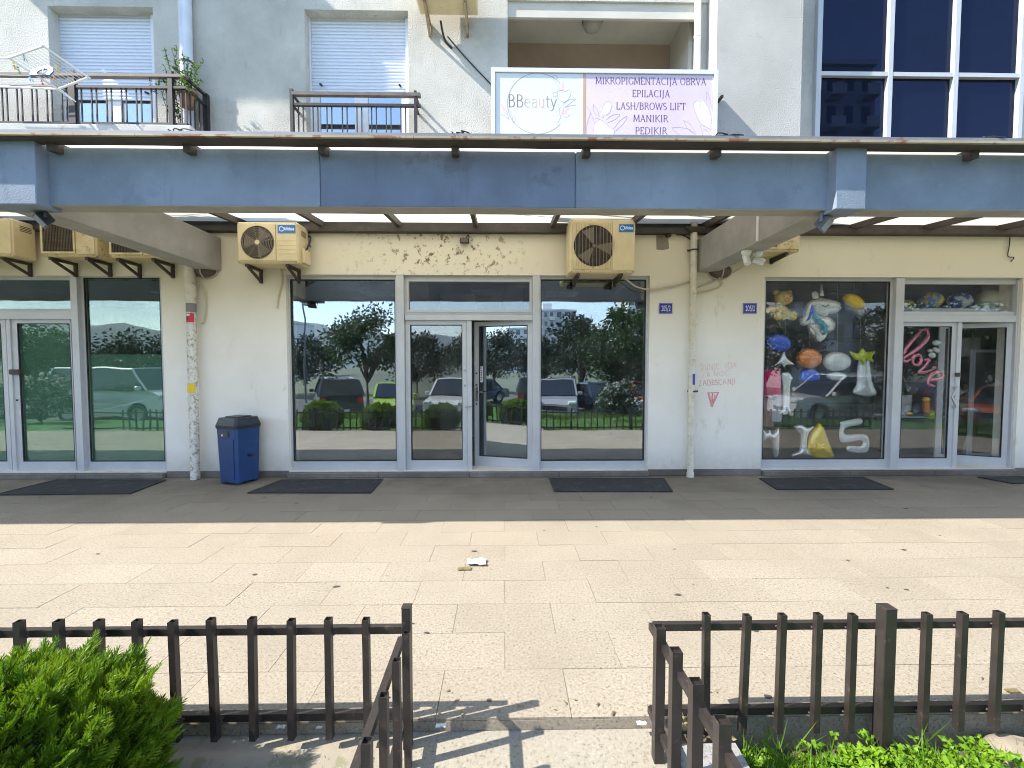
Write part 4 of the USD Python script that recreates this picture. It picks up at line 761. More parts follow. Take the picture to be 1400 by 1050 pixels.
# ------------------------------------------------------------------ air conditioners
def ac(name_label, x0, x1, z0, z1, yf, style='round', badge=False, material='ac_cream', group=None, dep=0.32, fan=(0.37, 0.50), drop=0.17, side_box=False, bm='steel_dark'):
    """yf = front face; the unit stands on two steel brackets on the wall"""
    t = thing('air_conditioner', name_label, 'air conditioner', ((x0 + x1) / 2, yf, z0), group=group)
    w, h = x1 - x0, z1 - z0; L = -w / 2
    gw = w * 0.64
    part(t, 'casing', [cbx(L, L + w, 0.008, dep, 0.0, h, 0.018)], material, smooth=30)
    fx, fz, R_ = L + fan[0] * w, fan[1] * h, min(0.40 * h, 0.31 * w)
    if style == 'round':
        fp = sbox(L + 0.03, 0.035, L + gw, h - 0.035).difference(Point(fx, fz).buffer(R_, 32))
        part(t, 'front_panel', wallplate(fp, -0.006, 0.0075), material)
        part(t, 'fan_recess', lathe([(0, 0.0), (R_ * 1.005, 0.0), (R_ * 1.005, 0.001), (0, 0.001)], (fx, 0.0070, fz), 32, 'y'), 'ac_shadow_box')
        bl = []
        for k in range(3):
            a = 2 * PI * k / 3 + 0.5; a2 = a + 0.95
            pts = [(fx + 0.05 * math.cos(a), -0.002, fz + 0.05 * math.sin(a)), (fx + 0.9 * R_ * math.cos(a), 0.003, fz + 0.9 * R_ * math.sin(a)), (fx + 0.9 * R_ * math.cos(a2), -0.004, fz + 0.9 * R_ * math.sin(a2)), (fx + 0.05 * math.cos(a2), -0.003, fz + 0.05 * math.sin(a2))]
            bl.append(hullp(pts + [(p[0], p[1] + 0.003, p[2]) for p in pts]))
        bl.append(lathe([(0, -.012), (0.042, -.010), (0.05, 0.004), (0, 0.004)], (fx, 0, fz), 18, 'y'))
        part(t, 'fan', bl, 'ac_fan')
        g = [LineString([(fx + r_ * math.cos(a), fz + r_ * math.sin(a)) for a in np.linspace(0, 2 * PI, 41)]).buffer(0.0016) for r_ in np.linspace(R_ * 0.2, R_ * 0.98, 9)]
        g += [LineString([(fx + 0.04 * math.cos(a), fz + .04 * math.sin(a)), (fx + R_ * math.cos(a), fz + R_ * math.sin(a))]).buffer(0.002) for a in np.arange(8) * PI / 4 + .2]
        part(t, 'fan_guard', wallplate(unary_union(g), -0.016, -0.0125), 'ac_wire')
        part(t, 'guard_centre', lathe([(0, -.004), (0.03, -.002), (0.03, 0.003), (0, 0.003)], (fx, -0.016, fz), 18, 'y'), material)
    elif style == 'slats':
        fp = frame_rect(L + 0.04, L + gw, 0.05, h - 0.05, .012, .012, .012, .012).difference(Point(fx, fz).buffer(R_, 32))
        inner = sbox(L + 0.052, 0.062, L + gw - 0.012, h - 0.062).difference(Point(fx, fz).buffer(R_, 40))
        part(t, 'front_panel', wallplate(unary_union([fp, inner.intersection(unary_union([sbox(x, 0, x + 0.030, h) for x in np.arange(L + 0.052, L + gw, 0.034)]))]), -0.004, 0.0075), 'ac_old')
        part(t, 'fan_recess', lathe([(0, 0.0), (R_, 0.0), (R_, 0.001), (0, 0.001)], (fx, 0.0068, fz), 32, 'y'), 'ac_shadow_box')
        bl = []
        for k in range(3):
            a = 2 * PI * k / 3 - 0.5; a2 = a + 0.7
            pts = [(fx + 0.04 * math.cos(a), -0.002, fz + 0.04 * math.sin(a)), (fx + 0.92 * R_ * math.cos(a), 0.003, fz + 0.92 * R_ * math.sin(a)), (fx + 0.92 * R_ * math.cos(a2), -0.004, fz + 0.92 * R_ * math.sin(a2)), (fx + 0.04 * math.cos(a2), -0.003, fz + 0.04 * math.sin(a2))]
            bl.append(hullp(pts + [(p[0], p[1] + 0.003, p[2]) for p in pts]))
        part(t, 'fan', bl + [lathe([(0, -.006), (0.02, -.006), (0.025, 0.004), (0, 0.004)], (fx, -0.004, fz), 16, 'y')], 'ac_fan')
        part(t, 'fan_guard', [bx(x, x + 0.004, -0.012, -0.008, fz - math.sqrt(max(R_ ** 2 - (x - fx) ** 2, 0)), fz + math.sqrt(max(R_ ** 2 - (x - fx) ** 2, 0))) for x in np.arange(fx - R_ + 0.02, fx + R_ - 0.01, 0.045)], 'ac_wire')
    else:
        part(t, 'coil_recess', bx(L + 0.045, L + gw - .02, 0.002, 0.0075, 0.06, h - 0.05), 'ac_shadow_box')
        part(t, 'front_panel', wallplate(frame_rect(L + 0.02, L + gw, 0.035, h - 0.03, .024, .02, .024, .02), -0.010, 0.0075), material)
        part(t, 'coil_fins', [bx(x, x + 0.007, -0.006, 0.0018, 0.06, h - 0.05) for x in np.arange(L + 0.05, L + gw - .025, 0.019)] + [bx(L + .045, L + gw - .02, -0.0075, -0.0062, z, z + .004) for z in np.arange(0.1, h - .06, .09)], 'ac_fin')
    part(t, 'side_panel', [cbx(L + gw + 0.008, L + w - 0.012, -0.003, 0.0078, 0.03, h - 0.03, 0.003)] + [bx(L + gw + 0.03, L + w - 0.03, -0.006, -0.0032, z, z + 0.005) for z in (np.arange(0.12, h * 0.62, 0.055) if style == 'round' else ())], material)
    part(t, 'screws', [lathe([(0, -.003), (0.006, -.003), (0.006, 0), (0, 0)], (x, 0.008, z), 8, 'y') for x in (L + .025, L + gw * .5, L + w - .03) for z in (.02, h - .02)], 'steel_dark')
    part(t, 'side_vent', [bx(L + w - 0.002, L + w + 0.002, 0.10, 0.24, h * 0.72 + .02 * i, h * .72 + .02 * i + .009) for i in range(4)], 'ac_shadow_box')
    if badge:
        bx0, bx1, bz0, bz1 = badge
        lb = part(t, 'badge', bx(bx0 - (x0 + x1) / 2, bx1 - (x0 + x1) / 2, -0.009, -0.0035, bz0 - z0, bz1 - z0), 'badge_blue')
        bw, bh = bx1 - bx0, bz1 - bz0; ox, oz = bx0 - (x0 + x1) / 2, bz0 - z0
        tm = meshkit.text_mesh('Midea', bh * 0.36, 0.0012, bold=True); v = tm.vertices; s_ = bw * 0.60 / v[:, 0].max()
        tm.vertices = np.stack([ox + bw * .34 + v[:, 0] * s_, -0.0095 - v[:, 2], oz + bh * .34 + v[:, 1]], 1)
        part(lb, 'lettering', tm, 'badge_white')
        part(lb, 'emblem', wallplate(LineString([(ox + bw * .22 + bh * .27 * math.cos(a), oz + bh * .5 + bh * .27 * math.sin(a)) for a in np.radians(np.linspace(20, 330, 30))]).buffer(bh * .035), -0.0102, -0.0091), 'badge_white')
    yb = W0 - yf - 0.004
    for sx_ in (L + 0.14 * w, L + 0.80 * w):
        part(t, 'bracket', [bar((sx_, 0.02, -0.02), (sx_, yb, -0.02), 0.035, 0.035), bar((sx_, yb - .018, -0.03), (sx_, yb - .018, -drop - .02), 0.035, 0.03), bar((sx_, 0.06, -0.035), (sx_, yb - .02, -drop), 0.028, 0.028)], bm)
    if side_box:
        part(t, 'valve_cover', cbx(L + w + 0.0005, L + w + 0.035, 0.10, 0.30, 0.03, 0.22, 0.008), material)
        part(t, 'pipe', [tube(smoothline([(L + w + .02, .2, .22), (L + w + .05, .24, .34), (L + w + .03, .30, .42), (L + w - .05, yb, .45)], 24), 0.012, 8), tube(smoothline([(L + w + .03, .14, .2), (L + w + .06, .2, .28), (L + w + .02, .33, .30)], 20), 0.009, 8)], 'cable_black')
    return t
gAC = 'air conditioners on brackets along the wall'
yf = 5.74
def bp(l, t, r, b, y): return (UX(l, (t + b) / 2, y), UX(r, (t + b) / 2, y), UZ((l + r) / 2, b, y), UZ((l + r) / 2, t, y))
ac('cream air conditioner with round fan and louvred side panel left of the middle shop', UX(323, 330, yf), UX(407, 330, yf), UZ(365, 360, yf), UZ(365, 303, yf), yf, 'round', bp(379.5, 307.5, 403.5, 318.5, yf - .009), fan=(0.35, 0.5), side_box=True)
yf = 5.70
ac('tall yellowed air conditioner with slatted fan panel over the middle shop right window', UX(779, 330, yf), UX(869, 330, yf), UZ(824, 373, yf), UZ(824, 299, yf), yf, 'slats', bp(846.5, 306.5, 866.5, 317, yf - .009), dep=0.34, fan=(0.37, 0.5), drop=0.09)
yf = 5.74
ac('old cream air conditioner with dark fin grille, behind the black floodlight on the left', UX(54, 330, yf), UX(130, 330, yf), UZ(90, 350.5, yf), 3.42, yf, 'coil', material='ac_old', group=gAC, dep=0.3)
ac('old cream air conditioner half hidden by the left concrete bracket', UX(148, 340, yf), UX(221, 340, yf), UZ(190, 352, yf), 3.42, yf, 'coil', material='ac_old', group=gAC, dep=0.3)
ac('cream air conditioner cut off by the left picture edge', UX(16, 330, yf) - 0.82, UX(16, 330, yf), UZ(10, 350, yf), 3.42, yf, 'coil', group=gAC, dep=0.3)
ac('cream air conditioner tucked behind the right concrete bracket', UX(1012, 340, yf), UX(1094, 340, yf), UZ(1080, 344, yf), 3.42, yf, 'coil', material='ac_old', group=gAC, dep=0.3, drop=0.06)
t = ac('dirty cream air conditioner high on the wall, seen from below at the top edge', UX(568, 15, 5.68), UX(652, 15, 5.68), UZ(610, 25, 6.02), UZ(610, 25, 6.02) + 0.6, 5.64, 'round', dep=0.34, drop=0.16, bm='flashing_lip')
part(t, 'drain_pipe', [tube(smoothline([(-.12, .40, -.02), (-.10, .42, -.14), (-.06, .45, -.25), (.02, .47, -.32)], 20), 0.014, 8)], 'cable_black')
single('cable', tube(smoothline([(UX(612, 50, 6.1), 6.10, UZ(612, 50, 6.1)), (UX(640, 80, 6.1), 6.105, UZ(640, 82, 6.1)), (UX(680, 122, 6.1), 6.105, UZ(680, 124, 6.1))], 20), 0.009, 6), 'cable_black', 'dark cable running diagonally down from the upper air conditioner to the sign', 'cable')

# ------------------------------------------------------------------ lamps, floodlights, cameras
def bulkhead(label, x, z):
    t = thing('bulkhead_lamp', label, 'wall lamp', (x, W0 - 0.002, z), group='round wall lamps under the brackets')
    m = trimesh.creation.icosphere(3, 1.0); m.apply_scale((0.155, 0.10, 0.10)); m = trimesh.intersections.slice_mesh_plane(m, (0, -1, 0), (0, 0, 0), cap=False); m.apply_translation((0, -.02, 0)); part(t, 'lens', m, 'lamp_brown', smooth=True)
    part(t, 'base', extr(shapely.affinity.scale(Point(0, 0).buffer(1, 24), .175, .118), 0.02).apply_transform(trimesh.transformations.rotation_matrix(PI / 2, (1, 0, 0))), 'lamp_rim')
    part(t, 'guard', [tube([(0.0, -.02 - .108 * math.cos(a), .108 * math.sin(a)) for a in np.linspace(-PI / 2, PI / 2, 14)], 0.010, 6), tube([(.165 * math.cos(a), -.025, .108 * math.sin(a)) for a in np.linspace(0, 2 * PI, 40)], 0.010, 6)], 'lamp_rim')
bulkhead('brown caged wall lamp under the left concrete bracket beside the peeling pipe', UX(282, 371, W0), UZ(282, 370, W0))
bulkhead('brown caged wall lamp under the right concrete bracket near the plate 105/1', UX(983, 371, W0), UZ(983, 371.5, W0))
def floodlight(label, loc, rz, tilt, m, s=1.0):
    t = thing('floodlight', label, 'floodlight', loc, rz, s=s, group=None)
    M = trimesh.transformations.rotation_matrix(math.radians(tilt), (1, 0, 0)); M[:3, 3] = (0, 0, -0.085)
    def P(ms): c = cat(ms); c.apply_transform(M); return c
    part(t, 'housing', P([hullp([(x, -.03, z) for x in (-.085, .085) for z in (-.06, .06)] + [(x, .035, z) for x in (-.06, .06) for z in (-.04, .04)])] + [bx(x, x + .006, .03, .052, -.042, .042) for x in np.arange(-.05, .05, .016)]), m)
    part(t, 'lens', P([bx(-.072, .072, -.034, -.0305, -.048, .048)]), 'lens_grey')
    part(t, 'yoke', [bar((-.092, 0, -.085), (-.092, 0, -.012), 0.006, 0.024), bar((.092, 0, -.085), (.092, 0, -.012), 0.006, 0.024), bx(-.095, .095, -.012, .012, -.012, -.0005)], m)
    return t
floodlight('black floodlight hung under the canopy beam at the left', (*[UX(66, 290, 3.74), 3.70], FZ0 - 0.004), -38, 40, 'floodlight_black', s=0.95)
floodlight('grey floodlight hung under the canopy beam at the right', (UX(1131, 293, 3.66), 3.70, FZ0 - 0.004), 42, 38, 'floodlight_grey', s=0.95)
t = thing('floodlight', 'small black floodlight on the cream wall above the middle shop door', 'floodlight', (UX(635, 328, 6.05), 6.05, UZ(635, 328, 6.05)))
part(t, 'housing', [cbx(-.062, .062, -.02, .03, -.045, .025, .008), bx(-.05, .05, .03, .05, -.03, .01)], 'floodlight_black')
part(t, 'lens', bx(-.05, .05, -.024, -.0202, -.038, .018), 'lamp_brown')
part(t, 'yoke', [tube(smoothline([(.02, .05, .0), (.03, .03, .05), (.05, .02, .07), (.062, .0, .03)], 16), 0.006, 6), bx(-.02, .02, .05, .066, -.03, .03)], 'floodlight_black')
def camera_(label, loc, rz, el):
    t = thing('security_camera', label, 'camera', loc, rz, group='white security cameras under the right bracket')
    part(t, 'base', lathe([(0, 0), (.052, 0), (.055, -.02), (.04, -.05), (.022, -.058), (0, -.058)], n=24), 'white_plastic', smooth=40)
    part(t, 'arm', [tube([(0, 0, -.055), (0, -.004, -.085)], 0.018, 12)], 'white_plastic', smooth=40)
    M = trimesh.transformations.rotation_matrix(math.radians(el), (1, 0, 0)); M[:3, 3] = (0, -.01, -.10)
    b = lathe([(0, .06), (.030, .06), (.036, .05), (.036, -.05), (.034, -.056), (0, -.056)], n=22, axis='y'); b.apply_transform(M); part(t, 'body', b, 'white_plastic', smooth=40)
    f = lathe([(0, -.0575), (.030, -.0575), (.030, -.0562), (0, -.0562)], n=18, axis='y'); f.apply_transform(M); part(t, 'lens', f, 'ink_black')
zb_ = FZ0 + 0.013
camera_('white security camera under the right bracket, pointing down at the street', (2.72, 4.95, zb_), -5, 62)
camera_('white security camera under the right bracket, pointing right', (2.88, 5.0, zb_), 62, 25)
t = thing('ceiling_lamp', 'dark round lamp on the ceiling of the upstairs loggia', 'ceiling lamp', (UX(810, 36, 6.62), 6.62, UZ(810, 43, 6.62) + .19)); part(t, 'stem', cyl((0, 0, .0005), (0, 0, ZC - UZ(810, 43, 6.62) - .192), .03, 12), 'lamp_brown')
part(t, 'base', lathe([(0, 0), (.15, 0), (.15, -.05), (0, -.05)], n=28), 'lamp_brown'); part(t, 'globe', lathe([(.135, -.051), (.135, -.09), (.115, -.15), (.07, -.18), (0, -.19)], n=28), 'lamp_rim', smooth=True)

# ------------------------------------------------------------------ drainpipes, cables
gp = None
t = thing('drainpipe', 'pale drainpipe with peeling birch-like paint and stickers between the left and middle shops', 'drainpipe')
pts = [(UX(258.5, 362, 6.03), 6.03, UZ(258, 355, 6.03)), (UX(262, 500, 6.02), 6.02, UZ(262, 500, 6.02)), (UX(267, 652, 6.0), 6.0, 0.004)]
part(t, 'upper_pipe', tube([pts[0], (pts[0][0] + .012, 6.03, UZ(259, 415, 6.03))], 0.066, 20), 'pipe_cream', smooth=40)
part(t, 'collar', tube([(UX(261.5, 416, 6.03), 6.03, UZ(262, 415, 6.03)), (UX(261.5, 428, 6.03), 6.03, UZ(262, 427, 6.03))], 0.060, 20), 'pipe_collar', smooth=40)
part(t, 'lower_pipe', tube([(UX(261.5, 428, 6.03), 6.03, UZ(262, 426, 6.03)), pts[2]], 0.058, 20), 'pipe_peel', smooth=40)
def wrap(y0, y1, m, nm, r=0.0605, a0=200, a1=330):
    za, zb2 = UZ(263, y0, 6.02), UZ(263, y1, 6.02)
    def cxz(y): return UX(261.5 + (y - 428) / (652 - 428) * 5.5, y, 6.02)
    ps = []
    for y, z in ((y0, za), (y1, zb2)):
        ps.append([(cxz(y) + r * math.cos(math.radians(a)), 6.026 - (y - 428) / 224 * .026 + r * math.sin(math.radians(a)), z) for a in np.linspace(a0, a1, 10)])
    v = ps[0] + ps[1]; f = [(i, i + 1, i + 11, i + 10) for i in range(9)]
    return part(t, nm, to_tm((v, f)), m)
wrap(428.5, 441, 'sticker_red', 'red_sticker'); wrap(443, 452, 'paper_white', 'torn_paper', .0607, 215, 320); wrap(524, 537, 'sticker_yellow', 'yellow_sticker'); wrap(541, 548, 'paper_white', 'torn_paper', .0607, 220, 280); wrap(429.5, 432.5, 'paper_white', 'sticker_print', 0.0612, 235, 285); wrap(434, 438.5, 'ink_black', 'sticker_print', 0.0612, 240, 262)
single('cable', tube(smoothline([(UX(269, 384, 6.1), 6.07, UZ(269, 384, 6.1)), (UX(280, 397, 6.1), 6.09, UZ(280, 397, 6.1)), (UX(281.5, 420, 6.1), 6.10, UZ(281, 420, 6.1)), (UX(279, 440, 6.1), 6.10, UZ(279, 440, 6.1)), (UX(275, 441, 6.1), 6.10, UZ(275, 442, 6.1))], 36), 0.010, 6), 'cable_cream', 'loose cream cable end hanging beside the peeling pipe', 'cable')
t = thing('drainpipe', 'slim cream drainpipe running down the wall between the plates 105/2 and 105/1', 'drainpipe')
def pz(px, py, y=6.03): return (UX(px, py, y), y, UZ(px, py, y))
part(t, 'pipe', tube([pz(949, 303), pz(948, 400), pz(945.5, 520), pz(943.5, 650)], [0.045, .045, .042, .042], 20), 'pipe_cream', smooth=40)
for y in (334, 381, 443, 491): part(t, 'collar', tube([pz(948.5, y - 1.4), pz(948.4, y + 1.4)], .05, 18), 'pipe_cream', smooth=40)
part(t, 'foot_collar', tube([pz(943.6, 646), pz(943.5, 653)], .052, 18), 'pipe_cream', smooth=40)
part(t, 'clamp', [tube([pz(948.5, y - 1), pz(948.5, y + 1)], .052, 18) for y in (342, 535)] + [bx(pz(948, y)[0] - .075, pz(948, y)[0] + .075, 6.05, 6.06, pz(948, y)[2] - .012, pz(948, y)[2] + .012) for y in (342, 535)] + [bx(pz(948, y)[0] - .012, pz(948, y)[0] + .012, 6.06, W0, pz(948, y)[2] - .012, pz(948, y)[2] + .012) for y in (342, 535)], 'steel_dark')
def wrap2(y0, y1, m, nm, r, a0, a1):
    v = []
    for y in (y0, y1):
        c = pz(945.5 - (y - 520) * 0.015, y); v += [(c[0] + r * math.cos(math.radians(a)), c[1] + r * math.sin(math.radians(a)), c[2]) for a in np.linspace(a0, a1, 8)]
    part(t, nm, to_tm((v, [(i, i + 1, i + 9, i + 8) for i in range(7)])), m)
wrap2(502, 512, 'paper_white', 'torn_paper', .0445, 195, 340); wrap2(511, 526, 'sticker_blue', 'blue_sticker', .0448, 265, 345)
for y in (473, 478, 483, 488): wrap2(y, y + 2.2, 'paper_white', 'torn_paper', .0447, 200, 335)
part(t, 'top_hopper', hullp([(pz(949, 303)[0] + dx, 6.03 + dy, 3.425) for dx in (-.15, .2) for dy in (-.08, .08)] + [(pz(949, 303)[0] + dx, 6.03 + dy, 3.36) for dx in (-.06, .06) for dy in (-.05, .05)]), 'steel_dark')
t = thing('drainpipe', 'pale blue-grey drainpipe on the upper wall right of the railing', 'drainpipe')
part(t, 'pipe', tube([(UX(254, 10, 6.03), 6.03, 9.5), (UX(255, 100, 6.03), 6.03, 4.4)], 0.075, 22), 'pvc_grey', smooth=40)
part(t, 'clamp', tube([(UX(255, 86, 6.03), 6.03, UZ(255, 86, 6.03) - .012), (UX(255, 86, 6.03), 6.03, UZ(255, 86, 6.03) + .012)], .081, 22), 'steel_dark')
t = thing('drainpipe', 'white pipe in the corner of the upstairs loggia', 'drainpipe')
part(t, 'pipe', tube([(UX(953, 10, 6.08), 6.075, 9.5), (UX(953, 90, 6.08), 6.075, 4.3)], 0.042, 18), 'white_plastic', smooth=40); part(t, 'clamp', tube([(UX(953, 50, 6.08), 6.075, 5.98), (UX(953, 50, 6.08), 6.075, 6.0)], .046, 18), 'white_plastic')
def cable(pts, r, m, label): return single('cable', tube(smoothline([(UX(a, b, y), y, UZ(a, b, y)) for a, b, y in pts], 40), r, 6), m, label, 'cable')
cable([(812, 377, 6.09), (850, 380, 6.09), (870, 392, 6.09), (892, 396, 6.09), (920, 391, 6.1), (945, 384, 6.1)], .012, 'cable_cream', 'cream cable sagging from the tall air conditioner across to the slim drainpipe')
cable([(951, 394, 6.1), (975, 385, 6.1), (1000, 374, 6.1), (1030, 355, 6.0)], .010, 'cable_cream', 'thin cable rising from the slim drainpipe to the security cameras')
cable([(951, 401, 6.1), (970, 397, 6.1), (985, 391, 6.1), (986, 384, 6.09), (982, 378, 6.06)], .010, 'cable_cream', 'thin cable looping from the slim drainpipe to the caged lamp')
cable([(920, 320, 6.1), (935, 322, 6.1), (945, 328, 6.1)], .009, 'cable_black', 'short dark cable between the junction stub and the top of the slim drainpipe')
cable([(384, 366, 6.1), (386, 385, 6.1), (381, 405, 6.1), (379, 422, 6.1)], .011, 'cable_cream', 'frayed cable hanging below the air conditioner with the louvred side panel')
cable([(1381, 318, 6.1), (1380, 335, 6.1), (1378, 350, 6.1), (1386, 352, 6.1), (1382, 358, 6.1)], .006, 'cable_black', 'dark loose wire hanging at the far right of the cream wall')
single('conduit', tube([(2.652, 4.62, FZ0 + .03), (2.652, 4.62, zr(4.6) - .09)], 0.014, 8), 'white_plastic', 'white conduit on the side of the right concrete bracket', 'conduit')
t = thing('junction_box', 'dark rusty junction stub on the wall near the top of the slim drainpipe', 'junction box', (UX(914, 320, 6.09), 6.09, UZ(914, 320, 6.09)))
part(t, 'box', cbx(-.035, .035, -.03, .03, -.04, .05, .01), 'steel_dark'); part(t, 'stub', cyl((0.035, 0, 0), (.10, 0, -.005), .012, 8), 'chrome')
part(bld, 'bare_patch', wallplate(Polygon([U(897, 316, W0), U(913, 315.5, W0), U(914.5, 340, W0), U(906, 342, W0), U(897.5, 341, W0)]), W0 - 0.004, W0 + 0.001), 'sandy')

# ------------------------------------------------------------------ number plates, graffiti
for txt, l, r in (('105/2', 901, 919.5), ('105/1', 1016, 1035)):
    x0, x1, z0, z1 = UX(l, 422, 6.11), UX(r, 422, 6.11), UZ((l + r) / 2, 428.8, 6.11), UZ((l + r) / 2, 414.3, 6.11)
    t = thing('number_plate', 'blue enamel house number plate reading 105/2, left of the slim drainpipe' if txt[-1] == '2' else 'blue enamel house number plate reading 105/1, beside the balloon window', 'number plate', ((x0 + x1) / 2, 6.108, (z0 + z1) / 2))
    w, h = x1 - x0, z1 - z0
    part(t, 'plate', cbx(-w / 2, w / 2, 0, .009, -h / 2, h / 2, .003), 'plate_blue')
    part(t, 'border', wallplate(frame_rect(-w / 2 + .007, w / 2 - .007, -h / 2 + .007, h / 2 - .007, .002, .002, .002, .002), -.0012, -.0002), 'badge_white')
    tm = meshkit.text_mesh(txt, h * .52, 0.001, bold=False); v = tm.vertices; s_ = w * .66 / np.ptp(v[:, 0]); v0 = (v[:, 0].max() + v[:, 0].min()) / 2; tm.vertices = np.stack([(v[:, 0] - v0) * s_, -.0003 - v[:, 2], v[:, 1] - h * .26], 1)
    part(t, 'lettering', tm, 'badge_white')
    part(t, 'screw', [lathe([(0, -.003), (.004, -.003), (.004, 0), (0, 0)], (x, 0, z), 8, 'y') for x in (-w / 2 + .012, w / 2 - .012) for z in (-h / 2 + .012, h / 2 - .012)], 'steel_dark')
gr = np.random.default_rng(3)
t = thing('graffiti', 'faded red scrawled writing with a hatched triangle on the cream wall', 'graffiti')
for txt, l, r, y, hh, rot, m in (('DUNJE', 957.5, 983, 506.5, .080, 7, 'graffiti_faint'), ('IDX', 991, 1007, 503.5, .078, 4, 'graffiti_faint'), ('ZA NOČ', 959, 997, 516, .062, 8, 'graffiti_faint'), ('ZADESCANJI', 955.5, 1006, 527.5, .072, 5, 'graffiti_red')):
    p_, wd = letters(txt, hh, .075, .075, 0, .08, .06, gr); a, z = U(l, y, W0); b, _ = U(r, y, W0)
    p_ = shapely.affinity.rotate(shapely.affinity.scale(p_, (b - a) / wd, 1, origin=(0, 0)), rot * .6, origin=(0, 0))
    part(t, 'scrawl', wallplate(place(p_, a, z), W0 - .0018, W0 - .0004), m)
tri = [U(967.5, 537, W0), U(982.5, 536.5, W0), U(973.5, 556, W0)]
hat = [LineString(tri + tri[:1]).buffer(.006)] + [LineString([(tri[0][0] + gr.uniform(0, .14), tri[0][1] + gr.uniform(-.02, .0)), (tri[2][0] + gr.uniform(-.015, .02), tri[2][1] + gr.uniform(0, .08))]).buffer(.0045) for _ in range(9)]
part(t, 'hatched_triangle', wallplate(unary_union(hat), W0 - .0018, W0 - .0004), 'graffiti_red')

# ------------------------------------------------------------------ bin, mats
bc = G(323, 664)
t = thing('litter_bin', 'blue plastic litter bin with a dark hooded lid beside the peeling pipe', 'bin', (bc[0] - 0.07, bc[1] + 0.20, 0.0), -20, s=1.0)
def taper(w0, d0, z0, w1, d1, z1): return hullp([(sx * (w0 / 2 - a), sy * (d0 / 2 - b), z0) for sx in (-1, 1) for sy in (-1, 1) for a, b in ((0, .03), (.03, 0))] + [(sx * (w1 / 2 - a), sy * (d1 / 2 - b), z1) for sx in (-1, 1) for sy in (-1, 1) for a, b in ((0, .03), (.03, 0))])
part(t, 'body', [taper(.325, .34, .03, .36, .38, .73)], 'bin_blue'); part(t, 'front_panel', [hullp([(sx * .12, -.174 - .006, .08) for sx in (-1, 1)] + [(sx * .135, -.184 - .010, .60) for sx in (-1, 1)] + [(sx * .12, -.165, .08) for sx in (-1, 1)] + [(sx * .135, -.19, .60) for sx in (-1, 1)])], 'bin_blue')
part(t, 'rim', [taper(.375, .395, .731, .385, .405, .775)], 'bin_lid')
part(t, 'lid', [taper(.38, .40, .776, .33, .345, .87), bx(-.11, .11, -.10, .10, .87, .886)], 'bin_lid'); part(t, 'slot_surround', [hullp([(sx * .14, -.197, .79) for sx in (-1, 1)] + [(sx * .12, -.178, .85) for sx in (-1, 1)] + [(sx * .15, -.16, .80) for sx in (-1, 1)])], 'bin_dent')
part(t, 'emblem', [bx(-.10, .05, -.2005, -.188, .63, .70)], 'bin_dent'); part(t, 'foot', [cbx(sx * .12 - .03, sx * .12 + .03, sy * .12 - .03, sy * .12 + .03, 0.002, .031, .006) for sx in (-1, 1) for sy in (-1, 1)], 'bin_lid'); part(t, 'pedal', bx(.165, .235, -.02, .03, .36, .385), 'bin_lid')
part(t, 'scuff', [bx(-.06, -.03, -.2025, -.2007, .64, .66)], 'paper_white')
for lab, c in (('dark rubber doormat in front of the left shop window', [(77, 657), (227, 657), (178, 676), (-10, 678)]), ('dark rubber doormat beside the blue bin before the middle shop', [(385, 657), (524, 656), (507, 675), (338, 675)]), ('dark rubber doormat in front of the middle shop right window', [(751, 655), (908, 655), (920, 673), (758, 673)]), ('dark rubber doormat in front of the balloon shop window', [(1038, 655), (1180, 653), (1222, 670), (1062, 670)]), ('dark rubber doormat at the balloon shop door, cut by the right edge', [(1336, 653), (1420, 652), (1470, 661), (1385, 662)])):
    p_ = Polygon([G(*q_)[:2] for q_ in c]); m = extr(p_, .011); m.apply_translation((0, 0, .002))
    t = thing('doormat', lab, 'doormat', group='dark rubber mats before the shops'); part(t, 'mat', m, 'rubber_mat')
    part(t, 'edge_strip', extr(p_.difference(p_.buffer(-.025, join_style=2)), .0035).apply_translation((0, 0, .0132)), 'rubber_mat')

# ------------------------------------------------------------------ fences
FYR = 1.80
ru, rl = UZ(450, 867.5, FYR), UZ(450, 980, 1.825)
zpt, zpb = UZ(300, 847, FYR), UZ(300, 1011, FYR)
def picket(f, x, y, zt_=None, zb2=None, r=0.0135, lean=0.0):
    zt_ = zt_ or zpt + RNG.normal(0, .002); zb2 = zpb if zb2 is None else zb2
    p_ = sbox(-r, -r, r, r); hol = bx(x - r + .004, x + r - .004, y - r + .004, y + r - .004, zt_ - .02, zt_ + .1)
    m = m3.Manifold.cube((2 * r, 2 * r, zt_ - zb2)).translate((x - r, y - r, zb2)); m = m - m3.Manifold.cube((2 * r - .004, 2 * r - .004, .03)).translate((x - r + .002, y - r + .002, zt_ - .012))
    m = to_tm(m); v = m.vertices.copy(); v[:, 0] += (v[:, 2] - zb2) * lean; v[:, 1] += (v[:, 2] - zb2) * RNG.normal(0, .005); m.vertices = v
    if abs(y - FYR) < .01: m = cat([m] + [trimesh.creation.icosphere(1, .006).apply_translation((x + sx_ * r + (z - zb2) * lean, y + r + .003, z + RNG.normal(0, .004))) for sx_ in (-1, 1) for z in (ru, rl)])
    part(f, 'picket', m, 'iron_brown')
def fence_post(f, x, y, zt_, zb2, w): part(f, 'post', [cbx(x - w / 2, x + w / 2, y - w / 2, y + w / 2, zb2, zt_ - .003, .003), cbx(x - w / 2 - .0015, x + w / 2 + .0015, y - w / 2 - .0015, y + w / 2 + .0015, zt_ - .003, zt_, .002)], 'iron_brown')
def rail(f, p, q_, w=.026, h=.030): part(f, 'rail', bar(p, q_, w, h), 'iron_brown')
fl_ = thing('garden_fence', 'low brown square-tube fence left of the path, with its return beside the bush', 'fence')
